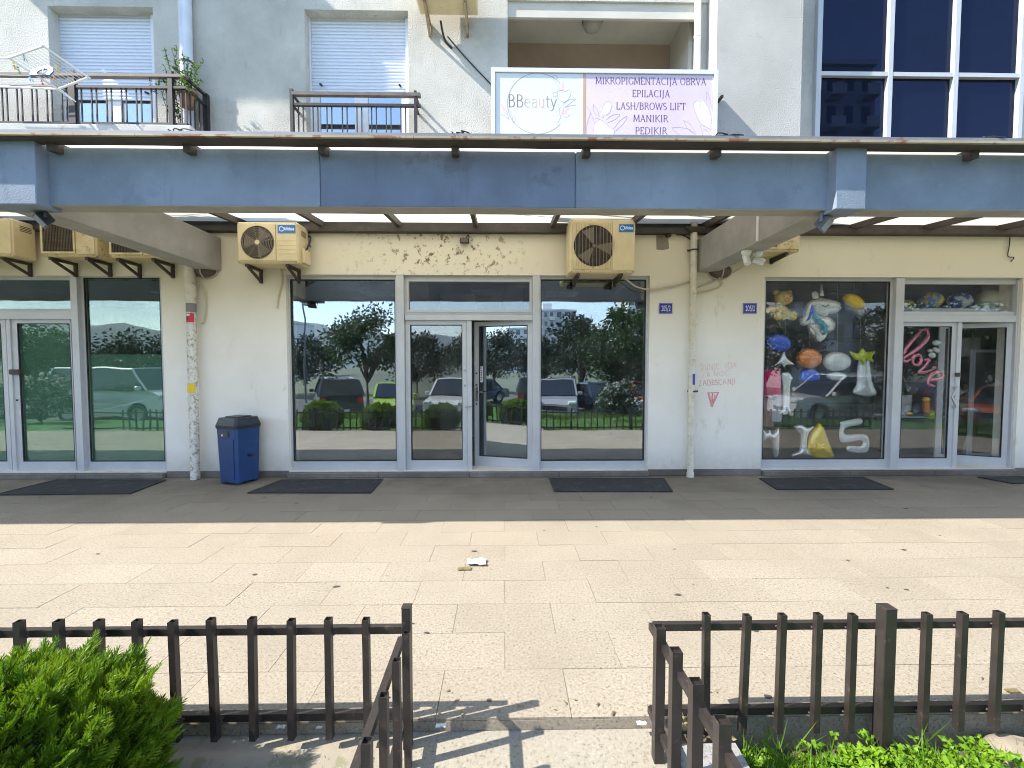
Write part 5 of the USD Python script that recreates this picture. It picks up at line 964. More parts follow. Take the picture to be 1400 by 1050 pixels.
xc = UX(557, 920, FYR)
xs = [UX(p, 920, FYR) for p in (502, 450, 397.5, 345, 292.5, 240, 187.5, 135, 82, 29)]; st = xs[0] - xs[1]
xs += [xs[-1] - st * i for i in range(1, 46)]
for x in xs: picket(fl_, x, FYR, lean=RNG.normal(0, .008))
yb_ = FYR + .036
rail(fl_, (-10.5, yb_, ru), (xc - .02, yb_, ru)); rail(fl_, (-10.5, yb_, rl), (xc - .02, yb_, rl), .026, .032)
fence_post(fl_, xc, FYR, UZ(557, 828, FYR), -.2, .037)
for x in (-4.6, -7.4, -10.2): fence_post(fl_, x, FYR, UZ(557, 828, FYR), -.35, .047)
for i, y in enumerate((1.715, 1.545, 1.375, 1.205)): picket(fl_, -.390, y, zpt - .004, -.07 - .016 * i)
xr_ = -.428
rail(fl_, (xr_, 1.775, ru - .01), (xr_, .86, ru - .05)); rail(fl_, (xr_, 1.775, rl), (xr_, .86, rl - .05))
fence_post(fl_, -.40, .84, zpt, -.35, .035)
fr_ = thing('garden_fence', 'low brown square-tube fence right of the path above the clover', 'fence')
xs = [UX(p, 920, FYR) for p in (966, 1016, 1066, 1116, 1163, 1264, 1313, 1362)]; st = xs[1] - xs[0]
xs += [xs[-1] + st * i for i in range(1, 46) if i % 9]
for x in xs: picket(fr_, x, FYR, lean=RNG.normal(0, .008))
fence_post(fr_, UX(1209, 920, FYR), FYR, UZ(1213, 829, FYR), -.34, .052)
for x in (3.1, 4.6, 6.1, 7.6): fence_post(fr_, x, FYR, UZ(1213, 829, FYR), -.45, .052)
x0 = UX(893, 862, yb_)
rail(fr_, (x0, yb_, ru), (9, yb_, ru)); rail(fr_, (UX(889, 980, yb_), yb_, rl), (9, yb_, rl), .026, .032)
for i, (y, x) in enumerate(((1.725, .626), (1.575, .635), (1.415, .640), (1.255, .648))): picket(fr_, x, y, zpt, -.075 - .016 * i, .019)
rail(fr_, (x0 - .004, yb_ + .01, ru - .004), (.676, .86, ru - .05)); rail(fr_, (x0 - .004, yb_ + .01, rl), (.676, .86, rl - .05))
fence_post(fr_, .655, .84, zpt, -.35, .045)

# ------------------------------------------------------------------ leaves
def leafcloud(c, d, size, wid, rng, bend=0.25, twist=True):
    """one small pointed leaf of two quads per centre c along direction d"""
    n = len(c); d = d / (np.linalg.norm(d, axis=1, keepdims=True) + 1e-9)
    r = rng.normal(size=(n, 3)); s = np.cross(d, r); s /= np.linalg.norm(s, axis=1, keepdims=True) + 1e-9; nn = np.cross(s, d)
    L = np.broadcast_to(size, (n,))[:, None]; W = np.broadcast_to(wid, (n,))[:, None]
    a = c; m1 = c + d * L * .45 + s * W / 2; m2 = c + d * L * .45 - s * W / 2; tip = c + d * L + nn * L * bend * rng.uniform(-1, 1, (n, 1))
    mid = c + d * L * .5 + nn * W * .22
    V = np.stack([a, m1, tip, m2, mid], 1).reshape(-1, 3); b = np.arange(n)[:, None] * 5
    F = np.concatenate([b + [0, 1, 4], b + [1, 2, 4], b + [2, 3, 4], b + [3, 0, 4]]); return trimesh.Trimesh(V, F, process=False)
def sph(n, rng):
    v = rng.normal(size=(n, 3)); return v / np.linalg.norm(v, axis=1, keepdims=True)

def thuja(label, loc, rx, rz_, seed, sprays=3400):
    rng = np.random.default_rng(seed)
    t = thing('thuja_bush', label, 'bush', loc, group='round thuja bushes along the fence')
    part(t, 'trunk', tube([(0, 0, -.12), (0.02, 0, .2), (.0, .02, .45)], [.045, .035, .02], 8), 'bark')
    core = trimesh.creation.icosphere(4, 1.0); v = core.vertices; k = 0.76 + .2 * (meshkit.fbm(v * 2.3 + seed, 3, seed) - .5) * 2; core.vertices = v * k[:, None] * (rx, rx, rz_) + (0, 0, rz_ * .92)
    part(t, 'inner_twigs', core, 'thuja_core', smooth=True)
    u = sph(sprays * 2, rng); u = u[u[:, 2] > -.72][:sprays]; n = len(u)
    lump = 0.90 + .34 * (meshkit.fbm(u * 4.6 + seed * 3.1, 3, seed) - .5) * 2 + rng.normal(0, .03, n)
    base = u * lump[:, None] * (rx, rx, rz_) * rng.uniform(.86, 1.0, (n, 1)) + (0, 0, rz_ * .92)
    grow = u * .50 + np.array([.28, .05, .75]) + rng.normal(0, .20, (n, 3)); grow /= np.linalg.norm(grow, axis=1, keepdims=True)
    L = rng.uniform(.035, .085, n)
    C, D, S, Wd = [], [], [], []
    side = np.cross(grow, rng.normal(size=(n, 3))); side /= np.linalg.norm(side, axis=1, keepdims=True)
    for f, ang, k in ((0, 0, 1.0), (.05, .85, .42), (.05, -.85, .42), (.2, .8, .48), (.2, -.8, .48), (.36, .7, .45), (.36, -.7, .45), (.52, .62, .40), (.52, -.62, .40), (.67, .52, .33), (.67, -.52, .33), (.82, .4, .24), (.82, -.4, .24)):
        C.append(base + grow * (L * f)[:, None]); D.append(grow * math.cos(ang) + side * math.sin(ang)); S.append(L * k); Wd.append(L * k * .16 + .0022)
    m = leafcloud(np.vstack(C), np.vstack(D), np.concatenate(S), np.concatenate(Wd), rng, .12)
    part(t, 'foliage', m, 'thuja_leaf', kind='stuff')
    return t
b0 = thuja('bright green round thuja bush in front of the fence, at the lower left corner', (-1.60, 1.30, -.16), .46, .385, 11, 11500)
copy_of(b0, 'round thuja bush behind the fence, first one left of the corner bush', (-3.2, 1.25, -.16), 70)
copy_of(b0, 'round thuja bush behind the fence, second one left of the corner bush', (-4.6, 1.3, -.16), 160, s=1.1)
copy_of(b0, 'round thuja bush by the right fence, farther along', (5.4, 1.2, -.16), 220, s=.9)

# ground cover at the lower right corner and along the fences
rng = np.random.default_rng(5)
def patch(n, x0, x1, y0, y1, z): return np.stack([rng.uniform(x0, x1, n), rng.uniform(y0, y1, n), np.full(n, z)], 1)
def clover(n, x0, x1, y0, y1, z):
    ms = []; c = patch(n, x0, x1, y0, y1, z); h = rng.uniform(.03, .115, n) * (0.6 + .8 * meshkit.noise(c * 6))
    for k in range(3):
        a = rng.uniform(0, 2 * PI, n) if k == 0 else a0 + 2 * PI * k / 3
        if k == 0: a0 = a
        top = c + np.stack([rng.normal(0, .008, n), rng.normal(0, .008, n), h], 1) if k == 0 else top
        d = np.stack([np.cos(a), np.sin(a), np.full(n, .15)], 1)
        ms.append(leafcloud(top, d, rng.uniform(.018, .036, n), rng.uniform(.020, .034, n), rng, .2))
    return cat(ms)
def blades(n, x0, x1, y0, y1, z, h0, h1, w=.006, lean=.35):
    c = patch(n, x0, x1, y0, y1, z); d = np.stack([rng.normal(0, lean, n), rng.normal(0, lean, n), np.ones(n)], 1)
    return leafcloud(c, d, rng.uniform(h0, h1, n), w, rng, .5)
g = tag(part(None, 'ground_cover', [clover(1500, .99, 2.6, 1.45, 1.735, -.16), clover(900, 1.0, 4.0, 1.2, 1.55, -.17), clover(120, .99, 2.4, 1.70, 1.79, -.16)], 'clover_leaf'), 'bright green clover patch under the right fence', 'ground cover', kind='stuff')
tag(part(None, 'grass_tufts', [blades(6500, .97, 2.7, 1.3, 1.75, -.17, .06, .16), blades(70, .99, 1.25, 1.6, 1.80, -.16, .14, .26, .005, .5), blades(30, 1.2, 2.4, 1.65, 1.80, -.16, .16, .26, .006, .45)], 'grass_leaf'), 'long grass blades growing through the clover', 'grass', kind='stuff')
tag(part(None, 'lawn_grass', [blades(16000, -9, -.98, -4, 1.5, -.20, .04, .10, .012), blades(16000, .98, 10, -4, 1.4, -.20, .04, .10, .012)], 'grass_leaf'), 'short mown lawn grass beside the garden path', 'grass', kind='stuff')
tag(part(None, 'weeds', [blades(60, -.96, -.47, 1.5, 1.86, -.06, .01, .03, .006, .8), clover(14, .70, .97, 1.75, 1.85, -.07)], 'dry_leaf'), 'dry moss and weeds along the pavement edge', 'weeds', kind='stuff')
m = trimesh.creation.icosphere(3, 1.0); m.vertices = m.vertices * (.17, .12, .085) * (1 + .35 * (meshkit.fbm(m.vertices * 2, 4, 2) - .5))[:, None]
p = G(1400, 1046, -.12); m.apply_translation((p[0] + .02, p[1], -.12)); single('garden_rock', m, 'rock', 'pale rough stone in the clover at the lower right corner', 'rock', smooth=40)
# litter
c = G(651, 770, .004)
def crumple(loc, w, d, h, seed, m, label, nm='paper_litter'):
    r2 = np.random.default_rng(seed); X, Yg = np.meshgrid(np.linspace(-1, 1, 11), np.linspace(-1, 1, 9)); Z = h * meshkit.fbm(np.stack([X * 2.2, Yg * 2.2, X * 0 + seed], -1), 3, seed); rr = 1 + .25 * (meshkit.noise(np.stack([X * 1.5, Yg * 1.5, X * 0], -1), seed) - .5)
    v = np.stack([loc[0] + X * w * rr, loc[1] + Yg * d * rr, .004 + Z], -1).reshape(-1, 3); f = [(j * 11 + i, j * 11 + i + 1, j * 11 + i + 12, j * 11 + i + 11) for j in range(8) for i in range(10)]
    a = to_tm((v, f)); b = a.copy(); b.vertices[:, 2] -= .003; b.invert(); single(nm, cat([a, b]), m, label, 'litter')
crumple(c, .075, .055, .03, 4, 'paper_white', 'crumpled white paper lying on the sunlit paving')
c = G(635, 778, .004); crumple(c, .05, .022, .012, 9, 'dry_leaf', 'dry brown leaf beside the crumpled white paper', 'fallen_leaf')
for px, py, s in ((385, 1011, .018), (437, 1012, .012), (603, 1009, .02), (877, 1006, .02)): c = G(px, py, -.05); crumple((c[0], c[1]), s, s * .5, .008, int(px), 'paper_white', {385: 'scrap of paper under the left fence, nearest the bush', 437: 'scrap of paper under the left fence, near its corner', 603: 'white scrap at the pavement edge beside the fence corner', 877: 'white scrap at the pavement edge beside the right fence'}[px])
for i, (px, py) in enumerate(((1243, 853), (1385, 945))): c = G(px, py, .004); crumple(c, .03, .012, .008, 30 + i, 'dry_leaf', ('dry leaf on the paving behind the thick right fence post', 'dry leaf on the paving at the right edge, behind the last picket', 'small dark leaf just left of the thick right fence post', 'small leaf behind the picket right of the thick post')[i], 'fallen_leaf')
# ------------------------------------------------------------------ drying rack, plants on the balcony
t = thing('drying_rack', 'white folding drying rack hung over the upper left balcony railing with pegs on its lines', 'drying rack')
def h3(px, py, Y): x, z = U(px, py, Y); return np.array([x, Y, z])
P1, P2, P3, P4 = h3(12, 79.5, 5.34), h3(59, 63, 5.15), h3(121, 106, 5.56), h3(79.5, 122, 5.62)
Q1, Q4 = P1 + np.array([-.75, .02, -.02]), P4 + np.array([-.9, -.02, .02])
part(t, 'frame', [tube(smoothline([P1, P1 * .93 + P2 * .07, P1 * .07 + P2 * .93, P2, P2 * .95 + P3 * .05, P3 * .95 + P2 * .05, P3, P3 * .93 + P4 * .07, P4 * .95 + P3 * .05, P4, P4 * .95 + P1 * .05, P1], 90), .0115, 8), tube([Q1, P1], .0115, 8), tube([Q4, P4], .0115, 8), tube([P4, P4 + np.array([.12, .05, -.10])], .007, 6), tube([P4 + np.array([.03, -.02, 0]), P4 + np.array([.16, .05, -.12])], .007, 6)], 'rack_white', smooth=40)
part(t, 'line', [tube([P1 * (1 - f) + P2 * f, P4 * (1 - f) + P3 * f], .0032, 4) for f in np.linspace(.12, .9, 9)] + [tube([P1 * f + P4 * (1 - f), Q1 * f + Q4 * (1 - f)], .0032, 4) for f in np.linspace(.1, .92, 8)], 'rack_white')
def peg(px, py, Y, m, nm, rot):
    k = thing('clothes_peg', f'{nm} clothes peg on the white drying rack', 'peg', h3(px, py, Y), 0)
    part(k, 'jaw', [bar((0, 0, .035), (.012 * math.cos(rot) + .02, .02, -.035), .010, .008), bar((.014, 0, .035), (-.01 + .02 * math.sin(rot), .02, -.035), .010, .008)], m)
    part(k, 'spring', tube([(-.004, .0, .0), (.02, .008, .0)], .005, 6), 'chrome')
for a in ((31, 78, 5.35, 'peg_teal', 'teal', .3), (17, 89, 5.4, 'peg_yellow', 'small yellow', .9), (23, 95, 5.45, 'peg_green', 'green', 1.5), (39.5, 106, 5.6, 'peg_blue', 'light blue', .2), (55, 111, 5.7, 'peg_red', 'red', 1.2), (75, 93, 5.5, 'peg_yellow', 'bright yellow', 1.1), (71, 103, 5.6, 'peg_orange', 'orange', .7)): peg(*a)
pc = h3(58, 100, 5.44)
t = thing('peg_hanger', 'blue-grey half ring hanger on the white drying rack', 'hanger', pc)
part(t, 'ring', extr(Point(0, 0).buffer(.125, 24).difference(Point(.01, 0).buffer(.062, 20)).intersection(sbox(-.2, -.06, .2, .2)), .014).apply_transform(trimesh.transformations.rotation_matrix(math.radians(62), (1, 0, 0))), 'dish_blue')
part(t, 'hook', tube([(0, 0, .0), (0, .02, .09)], .004, 6), 'rack_white')
t = thing('potted_plant', 'leggy balcony plant in a brown pot at the railing corner', 'plant', (UX(257, 150, 5.86), 5.86, UZ(257, 147, 5.86)))
part(t, 'pot', lathe([(0, 0), (.075, 0), (.10, .17), (.112, .17), (.112, .2), (.09, .2), (.085, .16), (0, .16)], n=22), 'terracotta', smooth=30)
rng = np.random.default_rng(21); stem, lv = [], []
for i in range(16):
    e = np.array([rng.normal(-.05, .16), rng.normal(0, .05), rng.uniform(-.15, .55)]); c = smoothline([(0, 0, .16), e * .5 + (0, 0, .22), e + (0, 0, .14)], 14); stem.append(tube(c, .0035, 4))
    n = 22; k = rng.integers(3, len(c), n); lv.append(leafcloud(c[k], rng.normal(size=(n, 3)) + (0, 0, .2), rng.uniform(.02, .05, n), rng.uniform(.012, .026, n), rng))
part(t, 'stem', stem, 'bark'); part(t, 'foliage', lv, 'grass_leaf', kind='stuff')
t = thing('climbing_plant', 'thin trailing plant growing up through the balcony railing', 'plant', (UX(240, 170, 5.8), 5.8, UZ(240, 171, 5.8)))
stem, lv = [], []
for i in range(9):
    e = np.array([rng.normal(.02, .10), rng.normal(0, .05), rng.uniform(.5, 1.02)]); c = smoothline([(rng.normal(0, .04), 0, 0), e * .5 + rng.normal(0, .04, 3), e], 16); stem.append(tube(c, .004, 4)); n = 34; k = rng.integers(2, len(c), n); lv.append(leafcloud(c[k], rng.normal(size=(n, 3)) + (0, 0, .2), rng.uniform(.025, .055, n), rng.uniform(.014, .03, n), rng))
for i in range(7):
    a = np.array([UX(215 + 10 * i, 115, 5.8) - UX(240, 170, 5.8), -.1, .55]); e = a + rng.normal(0, .08, 3) + (0.05, 0, -.12); c = smoothline([a, (a + e) / 2 + rng.normal(0, .04, 3), e], 10); stem.append(tube(c, .003, 4)); n = 20; k = rng.integers(1, len(c), n); lv.append(leafcloud(c[k], rng.normal(size=(n, 3)), rng.uniform(.02, .05, n), rng.uniform(.012, .026, n), rng))
part(t, 'stem', stem, 'bark'); part(t, 'foliage', lv, 'grass_leaf', kind='stuff')

# ------------------------------------------------------------------ foil balloons in the right shop
def inflate(poly, depth, n=46, k=0.5):
    """pillow of a flat outline in (x,z): both faces bulge with the distance from the seam"""
    x0, z0, x1, z1 = poly.bounds; st = max(x1 - x0, z1 - z0) / n
    pr = shapely.geometry.polygon.orient(poly); bp_ = []
    ring_ = pr.exterior; L = ring_.length; m_ = max(24, int(L / st)); bp_ = np.array([ring_.interpolate(i * L / m_).coords[0] for i in range(m_)])
    gx, gz = np.meshgrid(np.arange(x0 + st / 2, x1, st), np.arange(z0 + st / 2, z1, st)); pts = np.stack([gx.ravel(), gz.ravel()], 1)
    g = shapely.points(pts); ins = shapely.contains(poly, g) & (shapely.distance(poly.exterior, g) > st * .55); pts = pts[ins]
    A_ = np.vstack([bp_, pts]); 
    from scipy.spatial import Delaunay
    T = Delaunay(A_).simplices; cen = A_[T].mean(1); T = T[shapely.contains(poly, shapely.points(cen))]
    d = np.concatenate([np.zeros(len(bp_)), shapely.distance(poly.exterior, shapely.points(pts))]); dm = d.max(); hgt = depth / 2 * np.sqrt(np.clip(1 - (1 - d / dm) ** 2, 0, 1))
    N = len(A_); ft = np.stack([A_[:, 0], -hgt, A_[:, 1]], 1); bk = np.stack([A_[:, 0], hgt, A_[:, 1]], 1)
    a, b, c = A_[T[:, 0]], A_[T[:, 1]], A_[T[:, 2]]; ccw = ((b[:, 0] - a[:, 0]) * (c[:, 1] - a[:, 1]) - (b[:, 1] - a[:, 1]) * (c[:, 0] - a[:, 0])) > 0
    T = np.where(ccw[:, None], T, T[:, ::-1]); return trimesh.Trimesh(np.vstack([ft, bk]), np.vstack([T, T[:, ::-1] + N]), process=False)
YB = 6.50
def z7(o, pts, Y=YB): return [U(o[0] + p[0] / 7.0, o[1] + p[1] / 7.0, Y) for p in pts]
O1, O2, O3, O4 = (1020, 370), (1020, 500), (1200, 370), (1200, 500)
def sm(pts, n=60): return Polygon(smoothline(pts + pts[:1], n)).buffer(0)
def at(m, y): m.apply_translation((0, y, 0)); return m
def balloon(label, pieces, y=YB, nm='foil_balloon', c='balloon', Yp=None):
    t = thing(nm, label, c)
    for pn, o, pts, dep, m, dy in pieces:
        part(t, pn, at(inflate(sm(z7(o, pts, y)), dep), y + dy), m, smooth=True)
    return t
def pell(o, cx_, cy_, rx, ry, rot=0): 
    a = np.linspace(0, 2 * PI, 15)[:-1]; r = math.radians(rot); return [(cx_ + rx * math.cos(k) * math.cos(r) - ry * math.sin(k) * math.sin(r), cy_ + rx * math.cos(k) * math.sin(r) + ry * math.sin(k) * math.cos(r)) for k in a]
balloon('olive foil teddy bear balloon at the top left of the balloon window', [('body', O1, pell(0, 345, 405, 68, 72), .14, 'foil_olive', 0), ('head', O1, pell(0, 345, 268, 88, 72), .17, 'foil_olive', -.03), ('ear', O1, pell(0, 283, 212, 30, 30), .07, 'foil_olive', -.01), ('ear', O1, pell(0, 408, 214, 28, 30), .07, 'foil_olive', -.01), ('arm', O1, [(300, 350), (230, 350), (172, 372), (170, 410), (230, 412), (290, 390)], .08, 'foil_olive', -.03), ('leg', O1, pell(0, 280, 440, 44, 44), .10, 'foil_olive', -.05), ('leg', O1, pell(0, 420, 435, 48, 50), .10, 'foil_olive', -.05), ('muzzle', O1, pell(0, 350, 285, 36, 26), .06, 'foil_orange', -.09), ('eye', O1, pell(0, 318, 256, 7, 7), .02, 'ink_black', -.11), ('eye', O1, pell(0, 380, 258, 7, 7), .02, 'ink_black', -.11)])
u = balloon('silver unicorn head balloon with white and blue mane', [
 ('head', O1, [(625, 300), (680, 265), (760, 265), (850, 285), (900, 320), (905, 370), (860, 405), (790, 420), (760, 440), (700, 430), (640, 400)], .16, 'foil_pearl', 0),
 ('neck', O1, [(640, 380), (720, 430), (800, 440), (855, 490), (860, 540), (820, 590), (740, 610), (690, 670), (640, 630), (600, 560), (590, 460)], .15, 'foil_silver', .02),
 ('mane', O1, [(620, 280), (570, 320), (545, 380), (530, 440), (500, 470), (515, 520), (560, 530), (600, 500), (610, 430), (620, 360), (650, 300)], .12, 'foil_pearl', -.03),
 ('blue_lock', O1, [(600, 380), (640, 440), (700, 490), (735, 540), (730, 600), (700, 590), (690, 540), (640, 500), (605, 450)], .06, 'foil_sky', -.09),
 ('pearl_lock', O1, [(560, 530), (620, 520), (660, 580), (700, 620), (740, 590), (720, 650), (670, 685), (640, 660), (630, 600)], .06, 'foil_pearl', -.08),
 ('dark_lock', O1, [(590, 330), (610, 350), (600, 420), (570, 470), (535, 490), (560, 440), (575, 380)], .03, 'foil_blue', -.09),
 ('ear', O1, [(625, 275), (615, 215), (650, 195), (685, 225), (680, 270)], .06, 'foil_pearl', -.02), ('horn', O1, [(695, 245), (705, 165), (716, 105), (730, 170), (740, 245)], .05, 'foil_silver', -.01), ('nostril', O1, pell(0, 876, 342, 8, 8), .02, 'ink_black', -.075)])
part(u, 'eyelid', wallplate(LineString(smoothline([(p[0], p[1]) for p in z7(O1, [(692, 340), (715, 350), (738, 342), (755, 325)])], 16)).buffer(.004), YB - .088, YB - .083), 'ink_black')
t = thing('foil_balloon', 'tilted yellow balloon in a clear shell near the top right of the balloon window', 'balloon')
part(t, 'core', at(inflate(sm(z7(O1, pell(0, 1010, 300, 105, 60, 33))), .16), YB - .05), 'foil_yellow', smooth=True); part(t, 'shell', at(inflate(sm(z7(O1, pell(0, 1040, 325, 165, 78, 40))), .17), YB + .02), 'film_clear', smooth=True)
balloon('plain deep blue foil balloon on the left side of the balloon window', [('skin', O1, pell(0, 310, 690, 120, 86, 10), .18, 'foil_blue', 0)])
balloon('plain orange foil balloon under the unicorn', [('skin', O1, pell(0, 610, 840, 118, 100), .2, 'foil_orange', .02), ('base', O1, [(530, 960), (610, 940), (690, 960), (710, 1040), (610, 1060), (520, 1050)], .10, 'foil_blue', .02)])
balloon('plain pale grey foil balloon right of the orange one', [('skin', O1, pell(0, 875, 870, 130, 95), .2, 'foil_pearl', .02), ('base', O1, pell(0, 880, 1010, 95, 42), .10, 'foil_pearl', .03)])
balloon('gold bow shaped foil balloon over the pale column', [('bow', O1, [(955, 770), (1040, 790), (1080, 745), (1120, 780), (1200, 770), (1170, 830), (1185, 880), (1110, 850), (1095, 910), (1060, 860), (1010, 850)], .09, 'foil_lime', -.06)])
balloon('pale blue foil column balloon below the gold bow', [('column', O2, [(1115, -120), (1185, -110), (1205, 0), (1225, 150), (1265, 270), (1190, 295), (1060, 270), (1050, 230), (1080, 170), (1085, 20)], .12, 'foil_pearl', .04)])
balloon('long silver numeral balloon hanging beside the magenta costume', [('skin', O2, [(330, 70), (395, 60), (440, 120), (420, 170), (412, 400), (440, 440), (330, 470), (305, 440), (345, 390), (345, 190)], .07, 'foil_silver', -.02)])
balloon('crumpled silver star balloon between the blue balloon and the magenta costume', [('star', O1, [(330, 770), (360, 840), (430, 900), (350, 905), (335, 930), (300, 890), (240, 910), (290, 850)], .05, 'foil_silver', -.08)])
balloon('silver letter I balloon standing on the window floor', [('skin', O2, [(450, 580), (520, 560), (590, 590), (655, 575), (600, 640), (582, 700), (585, 800), (640, 865), (540, 850), (445, 870), (440, 845), (505, 815), (520, 740), (515, 650), (470, 605)], .09, 'foil_silver', 0)])
balloon('silver foil numerals heaped at the left foot of the balloon window', [('skin', O2, [(150, 600), (190, 640), (215, 605), (240, 650), (300, 590), (310, 690), (300, 850), (255, 860), (240, 720), (200, 690), (150, 720)], .09, 'foil_silver', -.02)])
sq = balloon('pale silver figure five balloon standing at the right of the window floor', [('skin', O2, [(910, 540), (1100, 505), (1110, 560), (960, 600), (965, 660), (1165, 665), (1165, 830), (985, 820), (985, 770), (1110, 770), (1110, 715), (915, 730)], .08, 'foil_pearl', .02)])
t = thing('gift_bag', 'gathered gold foil gift bag on the window floor', 'bag')
part(t, 'bag', at(inflate(sm(z7(O2, [(695, 545), (735, 580), (780, 700), (825, 820), (830, 870), (740, 890), (655, 880), (600, 840), (590, 760), (620, 650), (665, 575)])), .16), YB), 'foil_gold', smooth=True); part(t, 'tag', at(inflate(sm(z7(O2, [(640, 730), (680, 745), (720, 730), (700, 765), (725, 780), (650, 785)])), .03), YB - .08), 'foil_yellow', smooth=True)
def garment(label, o, prof, m, y, nm='costume', pleats=9):
    """pleated cloth: rows of (left, right, y) pixels"""
    t = thing(nm, label, 'costume'); V = []; K = 48
    for l, r, yy in prof:
        for j in range(K):
            f = j / (K - 1); a = PI * f; x, z = U(o[0] + (l + (r - l) * f) / 7, o[1] + yy / 7, y); V.append((x, y - .07 * math.sin(a) - .018 * math.sin(pleats * 2 * PI * f + yy * .01), z))
    F = [(i * K + j, i * K + j + 1, (i + 1) * K + j + 1, (i + 1) * K + j) for i in range(len(prof) - 1) for j in range(K - 1)]; part(t, 'cloth', to_tm((V, F)), m, smooth=True); return t
t = garment('shiny magenta costume hanging at the left edge of the balloon window', O2, [(150, 310, 40), (150, 320, 90), (155, 325, 160), (150, 330, 280)], 'foil_magenta', 6.50)
part(t, 'hem', garment.__defaults__ and tube([(UX(1043, 540, 6.45), 6.43, UZ(1055, 541, 6.45)), (UX(1066, 540, 6.45), 6.43, UZ(1055, 541, 6.45))], .012, 6), 'fabric_pink')
garment('white tulle costume skirt below the magenta costume', O2, [(200, 330, 285), (205, 335, 380), (210, 340, 470), (215, 330, 530)], 'fabric_white', 6.53, pleats=13)
garment('dusty pink costume skirt at the left edge below the magenta one', O2, [(145, 240, 285), (150, 250, 400), (150, 260, 580)], 'fabric_pink', 6.56, pleats=7)
t = thing('foil_balloon', 'pink script balloon spelling love, slanting down behind the right shop door', 'balloon')
for nm, pts, r in (('letter_l', [(232, 830), (250, 760), (340, 650), (430, 570), (480, 575), (470, 650), (380, 740), (300, 800), (250, 840), (260, 870), (310, 850)], .030), ('letter_o', [(380, 800), (330, 830), (335, 890), (390, 900), (420, 850), (395, 805), (350, 815)], .028), ('letter_v', [(440, 850), (480, 860), (430, 930), (400, 970), (460, 970), (540, 935), (520, 920)], .026), ('letter_e', [(480, 1050), (560, 1040), (620, 1010), (600, 970), (530, 990), (480, 1050), (480, 1090), (540, 1105)], .026)):
    q_ = [(a[0], 6.42 - .012 * math.sin(i * 1.3), a[1]) for i, a in enumerate(z7(O3, pts, 6.42))]; c = smoothline(q_, 70); rr = r * (0.82 + .18 * np.sin(np.linspace(0, 14, len(c)))); rr[:4] *= .6; rr[-4:] *= .6
    part(t, nm, tube(c, rr, 12), 'foil_pink', smooth=True)
t = thing('foil_balloon', 'small white flower balloon beside the pink script balloon', 'balloon')
for pts in (pell(0, 568, 690, 46, 26), pell(0, 520, 810, 34, 30), pell(0, 560, 760, 40, 22, 30), pell(0, 500, 765, 24, 18)): part(t, 'petal', at(inflate(sm(z7(O3, pts, 6.5)), .05, 18), 6.5), 'foil_pearl', smooth=True)
for px, y0, y1 in ((1069, 384, 392), (1122, 384, 386), (1168, 384, 402), (1066, 384, 448), (1107, 384, 478), (1145, 384, 480), (1176, 384, 478), (1074, 384, 510)):
    single('balloon_string', tube(smoothline([(UX(px, y0, YB), YB, UZ(px, y0, YB)), (UX(px, (y0 + y1) / 2, YB) + .004, YB + .006, UZ(px, (y0 + y1) / 2, YB)), (UX(px, y1, YB), YB, UZ(px, y1, YB))], 10), .0022, 5), 'cable_cream', 'thin string holding the balloon at about ' + {1069: 'the top left, the teddy bear', 1122: 'the unicorn horn', 1168: 'the top right, the yellow one', 1066: 'the left side, the deep blue one', 1107: 'the middle, the orange one', 1145: 'the middle right, the pale grey one', 1176: 'the right side, the gold bow', 1074: 'the left, the silver star and numeral'}[px], 'string')
# the shelf over the door and its balls
YS = 6.55
shx0, shx1 = UX(1233, 423, YS), UX(1391, 423, YS)
t = thing('shelf', 'white shelf board behind the transom window of the right shop', 'shelf'); part(t, 'board', cbx(shx0, shx1 + .5, YS - .16, YS + .22, UZ(1300, 426, YS - .16), UZ(1300, 421.5, YS - .16), .004), 'shelf_white'); part(t, 'bracket', [bx(x, x + .02, YS + .2, YS + .22, UZ(1300, 426, YS) - .16, UZ(1300, 426, YS) - .001) for x in (shx0 + .1, shx1)], 'aluminium')
zs = UZ(1300, 421.5, YS - .16) + .001
for px, rx, m, lb in ((1240, .09, 'ball_flower', 'small flowered ball at the left end of the shelf over the right shop door'), (1272, .165, 'ball_yellow', 'yellow and blue printed ball balloon, second on the shelf'), (1312, .165, 'ball_print', 'blue and white printed ball balloon, third on the shelf'), (1353, .185, 'ball_pearl', 'pearly ball balloon at the right end of the shelf')):
    t = thing('ball_balloon', lb, 'balloon', (UX(px, 412, YS), YS, zs)); s_ = trimesh.creation.icosphere(3, 1); s_.apply_scale((rx, rx * .85, rx * .82)); s_.apply_translation((0, 0, rx * .82)); part(t, 'skin', s_, m, smooth=True); part(t, 'neck', lathe([(0, 0), (.012, 0), (.012, .012), (0, .012)], (0, 0, 0), 10), m)
